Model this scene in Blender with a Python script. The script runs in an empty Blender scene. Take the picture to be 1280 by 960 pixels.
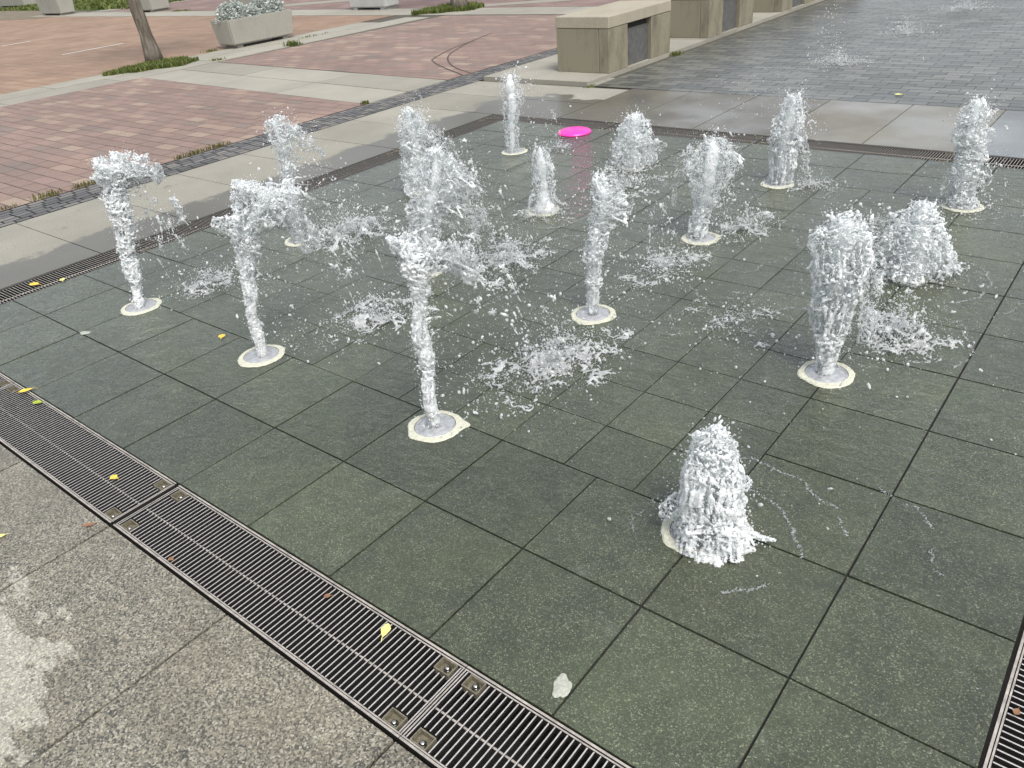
import bpy, bmesh, math, random
import numpy as np
from mathutils import Vector, Matrix, noise

R = math.radians
rng = np.random.default_rng(7)
random.seed(7)
scene = bpy.context.scene
COL = scene.collection

# ------------------------------------------------------------------ basics
def tag(o, label=None, cat=None, group=None, kind=None):
    if label: o['label'] = label
    if cat: o['category'] = cat
    if group: o['group'] = group
    if kind: o['kind'] = kind
    return o

def empty(name, loc=(0, 0, 0), rz=0.0):
    o = bpy.data.objects.new(name, None)
    o.empty_display_size = .1
    COL.objects.link(o)
    o.location = loc
    o.rotation_euler = (0, 0, rz)
    return o

def mesh_np(name, V, F, mat, parent=None, smooth=False, rnd=None, loc=(0, 0, 0)):
    me = bpy.data.meshes.new(name)
    V = np.asarray(V, dtype=float)
    me.from_pydata(V.tolist(), [], [tuple(int(i) for i in f) for f in F])
    me.update()
    if rnd is not None:
        a = me.attributes.new('rnd', 'FLOAT', 'FACE')
        a.data.foreach_set('value', np.asarray(rnd, dtype=np.float32))
    if smooth:
        me.polygons.foreach_set('use_smooth', np.ones(len(me.polygons), dtype=bool))
    if mat: me.materials.append(mat)
    o = bpy.data.objects.new(name, me)
    COL.objects.link(o)
    o.location = loc
    if parent: o.parent = parent
    return o

class MB:
    """collects primitives, builds one mesh object"""
    def __init__(self): self.bm = bmesh.new()
    def box(self, x0, y0, z0, x1, y1, z1, bevel=0.0):
        r = bmesh.ops.create_cube(self.bm, size=1.0)
        for v in r['verts']:
            v.co = Vector((x0 + (v.co.x + .5) * (x1 - x0), y0 + (v.co.y + .5) * (y1 - y0), z0 + (v.co.z + .5) * (z1 - z0)))
        if bevel > 0:
            es = list({e for v in r['verts'] for e in v.link_edges})
            bmesh.ops.bevel(self.bm, geom=es, offset=bevel, segments=2, affect='EDGES', profile=.5)
        return self
    def hexa(self, P):
        vs = [self.bm.verts.new(p) for p in P]
        for f in ((0, 3, 2, 1), (4, 5, 6, 7), (0, 1, 5, 4), (1, 2, 6, 5), (2, 3, 7, 6), (3, 0, 4, 7)):
            self.bm.faces.new([vs[i] for i in f])
        return self
    def lathe(self, prof, n=24, c=(0, 0, 0), jit=None):
        rings = []
        for (r, z) in prof:
            if r < 1e-6: rings.append([self.bm.verts.new((c[0], c[1], c[2] + z))])
            else:
                rings.append([self.bm.verts.new((c[0] + r * math.cos(2 * math.pi * i / n), c[1] + r * math.sin(2 * math.pi * i / n), c[2] + z)) for i in range(n)])
        for a, b in zip(rings, rings[1:]):
            for i in range(n):
                j = (i + 1) % n
                if len(a) == 1 and len(b) == 1: continue
                if len(a) == 1: self.bm.faces.new((a[0], b[i], b[j]))
                elif len(b) == 1: self.bm.faces.new((a[i], b[0], a[j]))
                else: self.bm.faces.new((a[i], b[i], b[j], a[j]))
        return self
    def tube(self, pts, rad, n=8):
        pts = [Vector(p) for p in pts]
        rings = []
        for i, p in enumerate(pts):
            d = (pts[min(i + 1, len(pts) - 1)] - pts[max(i - 1, 0)]).normalized()
            a = d.cross(Vector((.31, .9, .17))).normalized(); b = d.cross(a)
            r = rad[i] if hasattr(rad, '__len__') else rad
            rings.append([self.bm.verts.new(p + r * (math.cos(2 * math.pi * k / n) * a + math.sin(2 * math.pi * k / n) * b)) for k in range(n)])
        for a, b in zip(rings, rings[1:]):
            for k in range(n):
                self.bm.faces.new((a[k], b[k], b[(k + 1) % n], a[(k + 1) % n]))
        self.bm.faces.new(rings[0]); self.bm.faces.new(rings[-1])
        return self
    def build(self, name, mat, parent=None, smooth=False, loc=(0, 0, 0)):
        bmesh.ops.recalc_face_normals(self.bm, faces=self.bm.faces[:])
        me = bpy.data.meshes.new(name)
        self.bm.to_mesh(me); self.bm.free()
        if smooth: me.polygons.foreach_set('use_smooth', np.ones(len(me.polygons), dtype=bool))
        me.materials.append(mat)
        o = bpy.data.objects.new(name, me)
        COL.objects.link(o); o.location = loc
        if parent: o.parent = parent
        return o

# ------------------------------------------------------------------ node helper
ALB = .84      # overall reflectance of the stone, wood and metal, set against the white water
class NT:
    def __init__(self, name):
        self.m = bpy.data.materials.new(name)
        self.m.use_nodes = True
        self.t = self.m.node_tree
        self.t.nodes.clear()
        self.out = self.n('ShaderNodeOutputMaterial')
        self.co = self.n('ShaderNodeTexCoord').outputs['Object']
    def n(self, ty, **kw):
        x = self.t.nodes.new(ty)
        for k, v in kw.items(): setattr(x, k, v)
        return x
    def link(self, a, b): self.t.links.new(a, b)
    def put(self, sock, v):
        if isinstance(v, bpy.types.NodeSocket): self.link(v, sock)
        elif isinstance(v, (tuple, list)) and len(v) == 3 and sock.type == 'RGBA': sock.default_value = (*v, 1)
        else: sock.default_value = v
    def noise(self, scale, detail=3, rough=.55, co=None, dist=0.0):
        x = self.n('ShaderNodeTexNoise'); x.inputs['Scale'].default_value = scale
        x.inputs['Detail'].default_value = detail; x.inputs['Roughness'].default_value = rough
        x.inputs['Distortion'].default_value = dist
        self.link(co or self.co, x.inputs['Vector']); return x.outputs['Fac']
    def voro(self, scale, out='Color', co=None, feature='F1'):
        x = self.n('ShaderNodeTexVoronoi', feature=feature); x.inputs['Scale'].default_value = scale
        self.link(co or self.co, x.inputs['Vector']); return x.outputs[out]
    def attr(self, name='rnd'):
        x = self.n('ShaderNodeAttribute', attribute_name=name); return x.outputs['Fac']
    def ramp(self, fac, stops, interp='LINEAR'):
        x = self.n('ShaderNodeValToRGB'); r = x.color_ramp; r.interpolation = interp
        while len(r.elements) < len(stops): r.elements.new(.5)
        for e, (p, c) in zip(r.elements, stops):
            e.position = p
            e.color = (*c, 1) if isinstance(c, (tuple, list)) else (c, c, c, 1)
        self.put(x.inputs['Fac'], fac); return x.outputs['Color']
    def mix(self, fac, a, b, blend='MIX'):
        x = self.n('ShaderNodeMix', data_type='RGBA', blend_type=blend)
        self.put(x.inputs[0], fac); self.put(x.inputs[6], a); self.put(x.inputs[7], b); return x.outputs[2]
    def math(self, op, a, b=0.0, c=0.0, clamp=False):
        x = self.n('ShaderNodeMath', operation=op); x.use_clamp = clamp
        self.put(x.inputs[0], a); self.put(x.inputs[1], b); self.put(x.inputs[2], c); return x.outputs[0]
    def sep(self, v):
        x = self.n('ShaderNodeSeparateXYZ'); self.link(v, x.inputs[0]); return x.outputs
    def mapr(self, v, a, b, c=0.0, d=1.0):
        x = self.n('ShaderNodeMapRange'); x.clamp = True
        self.put(x.inputs[0], v)
        for i, q in enumerate((a, b, c, d)): self.put(x.inputs[i + 1], q)
        return x.outputs[0]
    def scaled(self, s):
        x = self.n('ShaderNodeMapping'); x.inputs['Scale'].default_value = s
        self.link(self.co, x.inputs['Vector']); return x.outputs[0]
    def bump(self, h, dist, strength=1.0, normal=None):
        x = self.n('ShaderNodeBump'); x.inputs['Distance'].default_value = dist
        x.inputs['Strength'].default_value = strength
        self.link(h, x.inputs['Height'])
        if normal: self.link(normal, x.inputs['Normal'])
        return x.outputs[0]
    def bsdf(self, color, rough=.6, spec=.5, normal=None, metal=0.0, coat=0.0, coat_rough=.05, coat_normal=None, **kw):
        x = self.n('ShaderNodeBsdfPrincipled')
        self.put(x.inputs['Base Color'], self.mix(1, color, (ALB, ALB, ALB), 'MULTIPLY')); self.put(x.inputs['Roughness'], rough)
        self.put(x.inputs['Specular IOR Level'], spec); self.put(x.inputs['Metallic'], metal)
        self.put(x.inputs['Coat Weight'], coat); self.put(x.inputs['Coat Roughness'], coat_rough)
        x.inputs['Coat IOR'].default_value = 1.33
        if normal: self.link(normal, x.inputs['Normal'])
        if coat_normal: self.link(coat_normal, x.inputs['Coat Normal'])
        for k, v in kw.items(): self.put(x.inputs[k.replace('_', ' ')], v)
        return x.outputs[0]
    def done(self, sh):
        self.link(sh, self.out.inputs['Surface']); return self.m

# ------------------------------------------------------------------ materials
def m_basin():
    N = NT('wet_green_granite')
    v = N.n('ShaderNodeTexVoronoi'); v.inputs['Scale'].default_value = 330; N.link(N.co, v.inputs['Vector'])
    s = N.sep(v.outputs['Color'])
    speck = N.ramp(s[0], [(0, (.014, .018, .012)), (.35, (.036, .044, .030)), (.68, (.070, .080, .055)), (.88, (.14, .15, .105)), (1, (.38, .39, .29))])
    fine = N.noise(700, 2)
    speck = N.mix(.4, speck, N.ramp(fine, [(.3, (.014, .018, .012)), (.55, (.066, .075, .052)), (.75, (.25, .26, .19))]))
    big = N.noise(2.2, 4, .6)
    speck = N.mix(N.mapr(big, .35, .7, 0, .45), speck, (.062, .079, .042))      # algae tint
    med = N.noise(11, 4, .65)
    speck = N.mix(1, speck, N.ramp(med, [(.25, .74), (.75, 1.2)]), 'MULTIPLY')
    speck = N.mix(1, speck, N.ramp(N.noise(1.1, 4, .6), [(.3, .72), (.7, 1.2)]), 'MULTIPLY')
    rn = N.attr()
    speck = N.mix(1, speck, N.ramp(rn, [(0, (.64, .67, .59)), (.5, (.83, .855, .745)), (1, (1.06, 1.06, .93))]), 'MULTIPLY')
    # limescale pale film, irregular
    lime = N.noise(5.5, 6, .7, dist=.6)
    speck = N.mix(N.mapr(lime, .62, .8, 0, .22), speck, (.35, .38, .33))
    # water film ripples
    rp = N.noise(34, 3, .6, dist=1.2)
    rp2 = N.noise(9, 3, .5, co=N.scaled((1, 1.9, 1)), dist=.8)
    h = N.math('ADD', N.math('MULTIPLY', rp, .45), rp2)
    cn = N.bump(h, .02, .7)
    bn = N.bump(s[1], .0012, .5)
    thick = N.noise(3.1, 4, .6)
    return N.done(N.bsdf(speck, .42, .4, bn, coat=N.mapr(thick, .3, .5, .75, 1.0), coat_rough=.05, coat_normal=cn))

def m_granite():
    N = NT('speckled_granite')
    xyz = N.sep(N.co)
    v = N.n('ShaderNodeTexVoronoi'); v.inputs['Scale'].default_value = 225; N.link(N.co, v.inputs['Vector'])
    s = N.sep(v.outputs['Color'])
    c = N.ramp(s[0], [(0, (.012, .013, .015)), (.2, (.03, .031, .033)), (.3, (.10, .095, .078)), (.55, (.17, .158, .122)), (.8, (.25, .225, .168)), (1, (.40, .38, .32))])
    c = N.mix(.22, c, N.ramp(N.noise(520, 3, .75), [(.3, (0.045, 0.046, 0.042)), (.5, (0.184, 0.177, 0.135)), (.72, (0.353, 0.348, 0.277))]))
    c = N.mix(1, c, N.ramp(N.noise(5, 5, .65), [(.25, .78), (.75, 1.18)]), 'MULTIPLY')
    c = N.mix(N.mapr(N.noise(3.3, 3), .45, .7, 0, .2), c, (0.218, 0.181, 0.125))
    c = N.mix(1, c, N.ramp(N.attr(), [(0, .88), (1, 1.1)]), 'MULTIPLY')
    # dry pale patch: low y, left, torn edge
    e = N.noise(7, 8, .72, co=N.scaled((1, 2.2, 1)))
    d = N.math('ADD', N.math('MULTIPLY', xyz[1], -1.0), N.math('MULTIPLY', N.math('SUBTRACT', e, .5), .95))
    d = N.math('SUBTRACT', d, N.math('MULTIPLY', N.math('MAXIMUM', N.math('SUBTRACT', xyz[0], .02), 0.0), 1.1))
    d = N.math('ADD', d, N.math('MULTIPLY', N.math('SUBTRACT', N.noise(55, 4, .75), .5), .30))
    dry = N.mapr(d, .985, 1.04)
    drycol = N.mix(1, (0.666, 0.653, 0.643), N.ramp(N.noise(300, 4, .8), [(.38, (0.138, 0.141, 0.116)), (.5, (0.292, 0.299, 0.247)), (.7, (0.389, 0.401, 0.335))]), 'MULTIPLY')
    drycol = N.mix(.5, N.mix(.62, drycol, (.36, .355, .315)), N.mix(1, c, (1.9, 1.95, 2.0), 'MULTIPLY'))
    pits = N.mapr(N.noise(70, 4, .7, co=N.scaled((1, 2, 1))), .6, .68, 0, .75)
    drycol = N.mix(pits, drycol, c)
    c = N.mix(dry, c, drycol)
    rgh = N.mapr(dry, 0, 1, .33, .85)
    bn = N.bump(N.noise(240, 3), .0015, .5)
    return N.done(N.bsdf(c, rgh, .35, bn, coat=N.mapr(dry, 0, 1, .22, 0.0), coat_rough=.2))

def m_slab(name, dry_col, wet_col, xwet=None, ywet=None):
    """pale concrete slabs, wetted towards the basin with a wandering tide line"""
    N = NT(name)
    xyz = N.sep(N.co)
    g = N.noise(95, 4, .75)
    c = N.mix(1, dry_col, N.ramp(g, [(.25, .72), (.5, 1.0), (.75, 1.2)]), 'MULTIPLY')
    c = N.mix(1, c, N.ramp(N.noise(1.6, 5, .6), [(.25, .82), (.75, 1.1)]), 'MULTIPLY')
    c = N.mix(1, c, N.ramp(N.attr(), [(0, .9), (1, 1.08)]), 'MULTIPLY')
    pit = N.voro(42, 'Distance')
    c = N.mix(N.math('MULTIPLY', N.mapr(pit, .1, .2, 1, 0), N.mapr(N.noise(6, 2), .5, .62)), c, (.12, .11, .085))
    w = 0.0
    if xwet is not None:
        e = N.math('MULTIPLY', N.math('SUBTRACT', N.noise(2.1, 7, .62), .5), .95)
        w = N.mapr(N.math('ADD', N.math('ADD', xyz[0], e), N.math('MULTIPLY', N.math('SUBTRACT', N.noise(60, 3, .7), .5), .14)), xwet, xwet + .07)
        # the tide line crosses the corner as well
        w2 = N.mapr(N.math('ADD', N.math('MULTIPLY', xyz[1], 1.0), e), 5.35, 5.31, 0, 1)
        w = N.math('MULTIPLY', w, w2)
        blot = N.mapr(N.noise(4.3, 5, .7), .64, .67, 0, .55)
        w = N.math('MAXIMUM', w, blot)
    wc = N.mix(1, wet_col, N.ramp(g, [(.25, .7), (.5, 1.0), (.75, 1.25)]), 'MULTIPLY')
    wc = N.mix(1, wc, N.ramp(N.noise(1.3, 4), [(.25, .8), (.75, 1.12)]), 'MULTIPLY')
    c = N.mix(w, c, wc)
    bn = N.bump(g, .002, .4)
    return N.done(N.bsdf(c, N.mapr(w, 0, 1, .85, .42), .4, bn, coat=N.mapr(w, 0, 1, 0.0, .3), coat_rough=.22))

def m_far_slab():
    N = NT('wet_far_slabs')
    r = N.attr()
    base = N.ramp(r, [(0, (0.097, 0.088, 0.066)), (.3, (0.119, 0.109, 0.084)), (.6, (0.166, 0.151, 0.119)), (.8, (0.194, 0.184, 0.151)), (.9, (0.169, 0.180, 0.180)), (1, (0.169, 0.180, 0.180))])
    g = N.noise(120, 4, .7)
    c = N.mix(1, base, N.ramp(g, [(.25, .72), (.75, 1.25)]), 'MULTIPLY')
    c = N.mix(1, c, N.ramp(N.noise(1.7, 5, .6, dist=.5), [(.25, .75), (.75, 1.15)]), 'MULTIPLY')
    p = N.noise(1.1, 4, .6)
    return N.done(N.bsdf(c, N.mapr(p, .4, .6, .5, .3), .45, N.bump(g, .0015, .4), coat=N.mapr(p, .42, .6, .1, .65), coat_rough=.12,
                         coat_normal=N.bump(N.noise(22, 3), .006, .4)))

def m_paver(name, stops, rough=.8, coat=0.0, mottle=(.75, 1.2), wetnoise=False):
    N = NT(name)
    c = N.ramp(N.attr(), stops, 'CONSTANT' if len(stops) > 3 else 'LINEAR')
    g = N.noise(60, 4, .7)
    c = N.mix(1, c, N.ramp(g, [(.25, mottle[0]), (.75, mottle[1])]), 'MULTIPLY')
    c = N.mix(1, c, N.ramp(N.noise(.9, 4, .6), [(.25, .8), (.75, 1.15)]), 'MULTIPLY')
    kw = {}
    if wetnoise:
        p = N.noise(.8, 4, .6)
        kw = dict(coat=N.mapr(p, .35, .65, .25, coat), coat_rough=.24, coat_normal=N.bump(N.noise(26, 3, .6, dist=.8), .008, .5))
    return N.done(N.bsdf(c, rough, .4, N.bump(g, .003, .4), **kw))

def m_simple(name, col, rough=.6, metal=0.0, var=.25, scale=30, spec=.5, bump=0.0, **kw):
    N = NT(name)
    g = N.noise(scale, 4, .65)
    c = N.mix(1, col, N.ramp(g, [(.25, 1 - var), (.75, 1 + var)]), 'MULTIPLY')
    nb = N.bump(g, bump, .6) if bump else None
    return N.done(N.bsdf(c, rough, spec, nb, metal, **kw))

def m_stone(name, col, stain=True):
    N = NT(name)
    g = N.noise(110, 4, .75)
    c = N.mix(1, col, N.ramp(g, [(.25, .68), (.75, 1.28)]), 'MULTIPLY')
    st = N.noise(3.2, 6, .7, co=N.scaled((1, 1, .35)))
    c = N.mix(N.mapr(st, .48, .66, 0, .75 if stain else .2), c, tuple(x * .42 for x in col))
    dr = N.noise(9, 4, .6, co=N.scaled((1, 1, .08)))
    c = N.mix(N.mapr(dr, .55, .75, 0, .3 if stain else .12), c, tuple(x * .5 for x in col))
    return N.done(N.bsdf(c, .8, .35, N.bump(g, .004, .5)))

def m_water(name, lo, hi, white=(.94, .975, .985), scale=1.0, use_attr=True, glass=.5):
    """aerated water: clear liquid with bright froth in fine irregular cells; 'foam' says how much air is in it"""
    N = NT(name)
    warp = N.n('ShaderNodeTexNoise'); warp.inputs['Scale'].default_value = 60 * scale
    N.link(N.co, warp.inputs['Vector'])
    va = N.n('ShaderNodeVectorMath', operation='MULTIPLY_ADD')
    N.link(warp.outputs['Color'], va.inputs[0]); va.inputs[1].default_value = (.010, .010, .010); N.link(N.co, va.inputs[2])
    co = va.outputs[0]
    edge = N.voro(120 * scale, 'Distance', co=co, feature='DISTANCE_TO_EDGE')
    edge2 = N.voro(230 * scale, 'Distance', co=co, feature='DISTANCE_TO_EDGE')
    net = N.math('MAXIMUM', N.mapr(edge, .0, .16, 1, 0), N.mapr(edge2, .0, .2, .7, 0))
    n1 = N.noise(38 * scale, 5, .7, dist=.6)
    f = N.math('ADD', N.math('MULTIPLY', net, .34), N.math('MULTIPLY', n1, .9))
    fac = N.mapr(f, .44, .66, lo, hi)
    if use_attr:
        a = N.attr('foam')
        fac = N.math('MULTIPLY', fac, N.mapr(a, 0, 1, .35, 1))
        fac = N.math('ADD', fac, N.mapr(a, .45, .95, 0, .55), clamp=True)
    hgt = N.math('ADD', N.math('MULTIPLY', net, .5), N.math('ADD', n1, N.math('MULTIPLY', N.noise(190 * scale, 2), .5)))
    nb = N.bump(hgt, .004, .42)
    gl = N.n('ShaderNodeBsdfPrincipled')
    gl.inputs['Base Color'].default_value = (.97, 1, 1, 1); gl.inputs['Transmission Weight'].default_value = 1
    gl.inputs['IOR'].default_value = 1.33; gl.inputs['Roughness'].default_value = .05
    N.link(nb, gl.inputs['Normal'])
    # thin water: mostly lets light straight through, mirrors the sky at its skin
    tr = N.n('ShaderNodeBsdfTransparent'); tr.inputs['Color'].default_value = (.94, .97, .97, 1)
    gs = N.n('ShaderNodeBsdfGlossy'); gs.inputs['Roughness'].default_value = .08; N.link(nb, gs.inputs['Normal'])
    fr = N.n('ShaderNodeFresnel'); fr.inputs['IOR'].default_value = 1.5; N.link(nb, fr.inputs['Normal'])
    thin = N.n('ShaderNodeMixShader'); N.link(fr.outputs[0], thin.inputs[0]); N.link(tr.outputs[0], thin.inputs[1]); N.link(gs.outputs[0], thin.inputs[2])
    clear = N.n('ShaderNodeMixShader'); clear.inputs[0].default_value = glass
    N.link(thin.outputs[0], clear.inputs[1]); N.link(gl.outputs[0], clear.inputs[2])
    dif = N.n('ShaderNodeBsdfPrincipled')
    N.put(dif.inputs['Base Color'], white)
    dif.inputs['Roughness'].default_value = .22; dif.inputs['Specular IOR Level'].default_value = .6
    N.link(nb, dif.inputs['Normal'])
    dif.inputs['Subsurface Weight'].default_value = 1.0; dif.inputs['Subsurface Radius'].default_value = (1, 1, 1); dif.inputs['Subsurface Scale'].default_value = .022
    tl = N.n('ShaderNodeBsdfTranslucent'); tl.inputs['Color'].default_value = (*white, 1)
    froth = N.n('ShaderNodeMixShader'); froth.inputs[0].default_value = .3
    N.link(dif.outputs[0], froth.inputs[1]); N.link(tl.outputs[0], froth.inputs[2])
    mx = N.n('ShaderNodeMixShader'); N.link(fac, mx.inputs[0])
    N.link(clear.outputs[0], mx.inputs[1]); N.link(froth.outputs[0], mx.inputs[2])
    return N.done(mx.outputs[0])

def m_leafy(name, cols, rough=.6):
    N = NT(name)
    c = N.ramp(N.attr(), [(i / max(1, len(cols) - 1), q) for i, q in enumerate(cols)])
    d = N.bsdf(c, rough, .3)
    tl = N.n('ShaderNodeBsdfTranslucent'); N.link(c, tl.inputs['Color'])
    mx = N.n('ShaderNodeMixShader'); mx.inputs[0].default_value = .3
    N.link(d, mx.inputs[1]); N.link(tl.outputs[0], mx.inputs[2])
    return N.done(mx.outputs[0])

M = {}
M['basin'] = m_basin()
M['granite'] = m_granite()
M['band'] = m_slab('pale_slabs', (0.268, 0.257, 0.216), (0.105, 0.098, 0.078), xwet=-3.47)
M['concrete'] = m_slab('pale_concrete', (0.295, 0.281, 0.236), (0.131, 0.125, 0.103))
M['far'] = m_far_slab()
M['red'] = m_paver('red_pavers', [(0, (0.225, 0.159, 0.133)), (.2, (0.242, 0.169, 0.141)), (.42, (0.220, 0.159, 0.135)), (.6, (0.255, 0.179, 0.149)), (.76, (0.286, 0.209, 0.166)), (.85, (0.203, 0.158, 0.137)), (.94, (0.301, 0.233, 0.182))])
M['redfar'] = m_paver('far_red_pavers', [(0, (0.186, 0.123, 0.108)), (.5, (0.208, 0.141, 0.126)), (1, (0.248, 0.174, 0.151))])
M['tan'] = m_paver('tan_road_bricks', [(0, (0.249, 0.164, 0.111)), (.5, (0.274, 0.183, 0.127)), (1, (0.298, 0.206, 0.144))])
M['wetcob'] = m_paver('wet_grey_cobbles', [(0, (0.070, 0.074, 0.068)), (.5, (0.103, 0.107, 0.096)), (1, (0.148, 0.150, 0.132))], .42, .7, wetnoise=True)
M['sett'] = m_paver('grey_setts', [(0, (0.085, 0.085, 0.085)), (.5, (0.128, 0.128, 0.128)), (1, (0.196, 0.187, 0.170))], .7)
M['joint'] = m_simple('dark_joint', (.012, .013, .010), .8, var=.4)
M['joint_pale'] = m_simple('mossy_joint', (.07, .065, .048), .9, var=.4)
M['joint_red'] = m_simple('paver_joint', (0.092, 0.074, 0.067), .9, var=.3)
M['ground'] = m_simple('far_ground', (0.154, 0.140, 0.112), .9, var=.2, scale=2)
M['dirt'] = m_simple('dirt', (0.150, 0.124, 0.086), .95, var=.4, scale=3, bump=.02)
M['lawn'] = m_simple('lawn', (0.050, 0.077, 0.018), .9, var=.5, scale=9, bump=.03)
M['steel'] = m_simple('stainless_steel', (.66, .62, .59), .38, .55, var=.2, scale=60)
M['flank_shade'] = m_simple('black_flank_shade', (.022, .02, .018), .6, .1, var=.4, scale=50)  # painted shade for the sides of grating bars and frames
M['steel_dark'] = m_simple('dirty_steel', (.12, .11, .105), .5, .4, var=.4, scale=50)
M['steel_dull'] = m_simple('dull_steel', (.48, .44, .39), .5, .5, var=.4, scale=40)
M['pit'] = m_simple('drain_pit', (.014, .013, .012), .8, var=.3)
M['pocket'] = m_simple('bolt_pocket', (.2, .18, .13), .5, .3, var=.5, scale=90)
M['bolt'] = m_simple('bolt_steel', (.75, .74, .72), .22, 1.0, var=.1)
M['mortar'] = m_simple('cream_mortar', (0.524, 0.524, 0.424), .7, var=.25, scale=120, bump=.003)
M['plate'] = m_simple('nozzle_plate', (0.439, 0.449, 0.463), .35, .35, var=.4, scale=45, bump=.004, coat=.6, coat_rough=.06)
M['hole'] = m_simple('nozzle_hole', (.008, .008, .008), .6)
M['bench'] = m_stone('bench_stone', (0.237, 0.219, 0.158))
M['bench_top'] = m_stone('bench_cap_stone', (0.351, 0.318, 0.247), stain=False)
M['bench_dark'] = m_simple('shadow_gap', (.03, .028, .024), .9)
M['panel'] = m_simple('grey_metal_panel', (.14, .14, .135), .5, .4, var=.3, scale=14)
M['planter'] = m_stone('planter_concrete', (0.346, 0.337, 0.294), stain=False)
M['planter_white'] = m_stone('whitewashed_concrete', (0.527, 0.535, 0.510), stain=False)
M['soil'] = m_simple('soil', (.035, .026, .018), .95, var=.4)
M['silver_leaf'] = m_leafy('silver_leaves', [(.30, .34, .31), (.52, .57, .53), (.72, .75, .72)])
M['grass'] = m_leafy('grass_blades', [(.06, .085, .018), (.11, .145, .03), (.21, .22, .07)])
M['weed'] = m_leafy('weed_blades', [(.06, .06, .018), (.12, .13, .03), (.22, .2, .08)])
M['tree_leaf'] = m_leafy('tree_leaves', [(.035, .06, .012), (.06, .095, .02), (.1, .14, .035)])
def m_bark():
    N = NT('bark')
    g = N.noise(16, 6, .7, co=N.scaled((1, 1, .22)), dist=.5)
    c = N.ramp(g, [(.3, (.055, .045, .035)), (.5, (.14, .12, .095)), (.62, (.2, .18, .15)), (.75, (.36, .34, .29))])
    return N.done(N.bsdf(c, .9, .3, N.bump(g, .02, .8)))
M['bark'] = m_bark()
M['pink'] = m_simple('pink_plastic', (0.950, 0.045, 0.400), .32, var=.06, spec=.5)
M['leaf_y'] = m_simple('yellow_leaf', (.72, .50, .07), .5, var=.25, scale=160)
M['leaf_pale'] = m_simple('pale_yellow_leaf', (.72, .67, .22), .5, var=.2, scale=160)
M['leaf_g'] = m_simple('green_leaf', (.33, .40, .03), .5, var=.25, scale=160)
M['leaf_b'] = m_simple('brown_leaf', (0.231, 0.119, 0.063), .7, var=.3, scale=160)
M['paint'] = m_simple('white_paint', (0.576, 0.560, 0.512), .7, var=.15)
M['skid'] = m_simple('tyre_rubber', (.06, .045, .04), .8, var=.3)
M['lime'] = m_simple('limescale', (0.352, 0.364, 0.312), .7, var=.3, scale=120, bump=.001)
M['water'] = m_water('frothy_water', .15, 1.0, glass=.18)
M['spray'] = m_water('spray_water', .35, 1.0, scale=1.1, glass=.2)
M['drop'] = m_water('droplet_water', .22, .85, scale=1.4, use_attr=False, glass=.4)
M['foam'] = m_water('foam_water', .1, .5, scale=1.2, use_attr=False, glass=.2)
# ------------------------------------------------------------------ setting
def clip(poly, cv):
    """clip polygon to a convex counter-clockwise polygon"""
    for i in range(len(cv)):
        a, b = cv[i], cv[(i + 1) % len(cv)]
        out = []
        side = lambda p: (b[0] - a[0]) * (p[1] - a[1]) - (b[1] - a[1]) * (p[0] - a[0])
        for j in range(len(poly)):
            p, q = poly[j], poly[(j + 1) % len(poly)]
            sp, sq = side(p), side(q)
            if sp >= 0: out.append(p)
            if sp * sq < 0:
                t = sp / (sp - sq); out.append((p[0] + t * (q[0] - p[0]), p[1] + t * (q[1] - p[1])))
        poly = out
        if len(poly) < 3: return []
    return poly

def slabs(name, polys, z, mat, gap=.006, drop=.006, rnd=None, skirt=True, kind='structure', jit=0.0):
    V, F, A = [], [], []
    for k, P in enumerate(polys):
        cx = sum(p[0] for p in P) / len(P); cy = sum(p[1] for p in P) / len(P)
        Q = []; gp = gap[k] if isinstance(gap, list) else gap
        for p in P:
            dx, dy = cx - p[0], cy - p[1]; l = math.hypot(dx, dy) or 1
            Q.append((p[0] + (gp / 2 if dx > 0 else -gp / 2) * (abs(dx) > 1e-4), p[1] + (gp / 2 if dy > 0 else -gp / 2) * (abs(dy) > 1e-4)))
        if jit: Q = [(x + rng.uniform(-jit, jit), y + rng.uniform(-jit, jit)) for x, y in Q]
        n = len(Q); b = len(V)
        zz = z + (rng.normal(0, .0004))
        V += [(x, y, zz) for x, y in Q]
        F.append(list(range(b, b + n)))
        r = rnd[k] if rnd is not None else rng.random()
        A.append(r)
        if skirt:
            V += [(x, y, z - drop) for x, y in Q]
            for i in range(n):
                j = (i + 1) % n
                F.append((b + i, b + n + i, b + n + j, b + j)); A.append(r)
    o = mesh_np(name, V, F, mat, rnd=A)
    o['kind'] = kind
    return o

def sheet(name, poly, z, mat, kind='structure'):
    o = mesh_np(name, [(x, y, z) for x, y in poly], [list(range(len(poly)))], mat)
    o['kind'] = kind
    return o

def rect(x0, y0, x1, y1): return [(x0, y0), (x1, y0), (x1, y1), (x0, y1)]

BX0, BX1, BY0, BY1 = -2.79, 2.0, -.405, 4.335      # basin
DW = .245                                          # drain width
ox0, ox1, oy0, oy1 = BX0 - DW, BX1 + DW + .01, BY0 - DW - .005, BY1 + DW - .01

# base ground: a sheet to the horizon with an opening over the drain channels
G = 320
V = [(-G, -G, -.03), (G, -G, -.03), (G, G, -.03), (-G, G, -.03), (ox0 - .02, oy0 - .02, -.03), (ox1 + .02, oy0 - .02, -.03), (ox1 + .02, oy1 + .02, -.03), (ox0 - .02, oy1 + .02, -.03)]
o = mesh_np('ground', V, [(0, 1, 5, 4), (1, 2, 6, 5), (2, 3, 7, 6), (3, 0, 4, 7)], M['ground']); o['kind'] = 'structure'

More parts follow.
